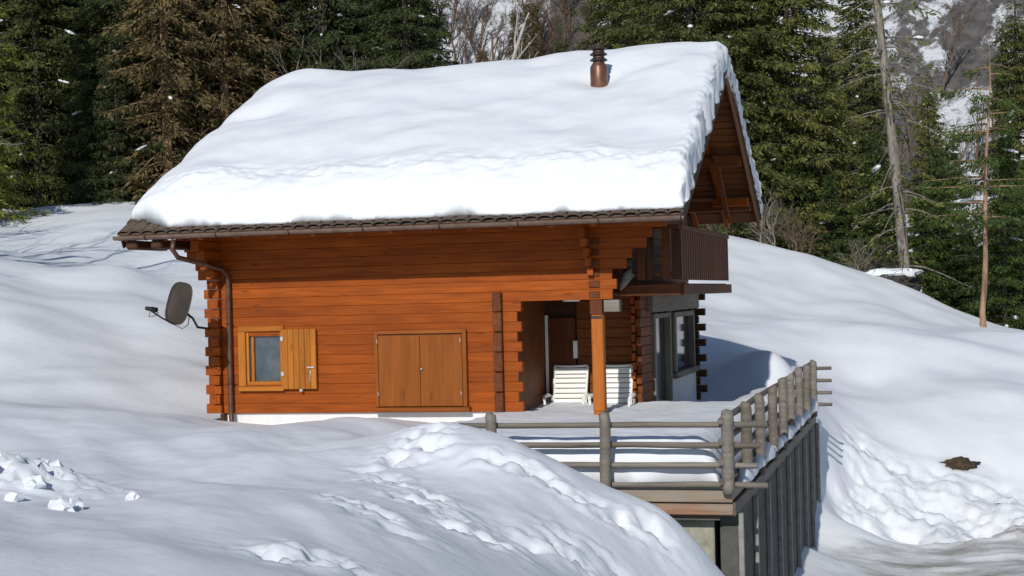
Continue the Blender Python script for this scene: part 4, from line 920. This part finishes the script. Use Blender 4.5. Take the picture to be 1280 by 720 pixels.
for n, (px, D, sc, lb) in enumerate(((962, 61.5, 1.1, 'bare grey brush just right of the balcony'), (998, 61, 1.1, 'bare grey brush on the ridge left of the brown brush'), (1078, 60, .9, 'bare brown brush left of the leaning trunk'), (905, 63, 1.2, 'bare brush seen between balcony and gable'), (1112, 59.5, .8, 'low brown brush at the foot of the leaning trunk'))):
    bare_tree('brush', BR if n % 2 == 0 else BRB, px, D, sc, n*1.3, lb, 'bare brush on the right ridge')
# two bare trees standing left of the picture throw the branch shadows on the left field
bare_tree('bare_tree', BA, -265, 43, 1.0, 1.2, 'bare tree left of the picture whose shadow falls on the snowfield'); bare_tree('bare_tree', BB, -235, 45, 1.0, 3.2, 'smaller bare tree just outside the left picture edge'); bare_tree('bare_tree', BA, -300, 40, 1.35, 4.2, 'tall bare tree farther outside the left picture edge'); bare_tree('bare_tree', BB, -290, 47, 1.2, 5.2, 'bare tree uphill outside the left picture edge')
for n, (px, D, sc) in enumerate(((-385, 36, 1.45), (-425, 38, 1.5), (-345, 33, 1.3))): bare_tree('bare_tree', (BA, BB)[n % 2], px, D, sc, 2.1*n, 'tall bare tree downhill outside the left edge, %s from the chalet' % ORD[n])
# far larch wood on the mountain foot
LA = [tree_tubes(make_bare(s, 17, .2, .5, 4, up=.5, nb=(4, 7), ratio=.48), M['twigb'], 'branches') for s in (41, 42)]
def mz(x, y): j = np.argmin(abs(mx-x)); i_ = np.argmin(abs(my-y)); return float(MZ[i_, j])
for n in range(74):
    px = random.uniform(470, 830) if n < 62 else random.uniform(1010, 1290); D = random.uniform(196, 214) if n < 62 else random.uniform(172, 186); x, y = pxpos(px, D)
    bare_tree('larch', LA[n % 2], px, D, random.uniform(.8, 1.15), random.uniform(0, 6.28), 'bare brown larch in the distant wood behind the ridge', 'far larches on the mountain foot', z=mz(x, y)-.5, xy=(x, y))
for n in range(18):
    px = 405+n*25+random.uniform(-9, 9); D = random.uniform(194, 206); x, y = pxpos(px, D)
    e = put_tree('spruce_tree', SPB[0] if n % 3 else SP[n % 4], x, y, px, random.uniform(.6, .85), 'brownish far spruce on the mountain foot behind the roof ridge', 'tree', 'far spruces behind the ridge', snow=False, z=mz(x, y)-.6, mat=None if n % 3 else 'spruce_m')
x, y = pxpos(637, 100); BI = tree_tubes(make_bare(51, 27, .17, .35, 3, up=.5, nb=(3, 5), ratio=.3), M['birch'], 'branches')
bare_tree('birch_tree', BI, 637, 100, 1.0, 0, 'slim white birch trunk behind the middle of the roof ridge', xy=(x, y))
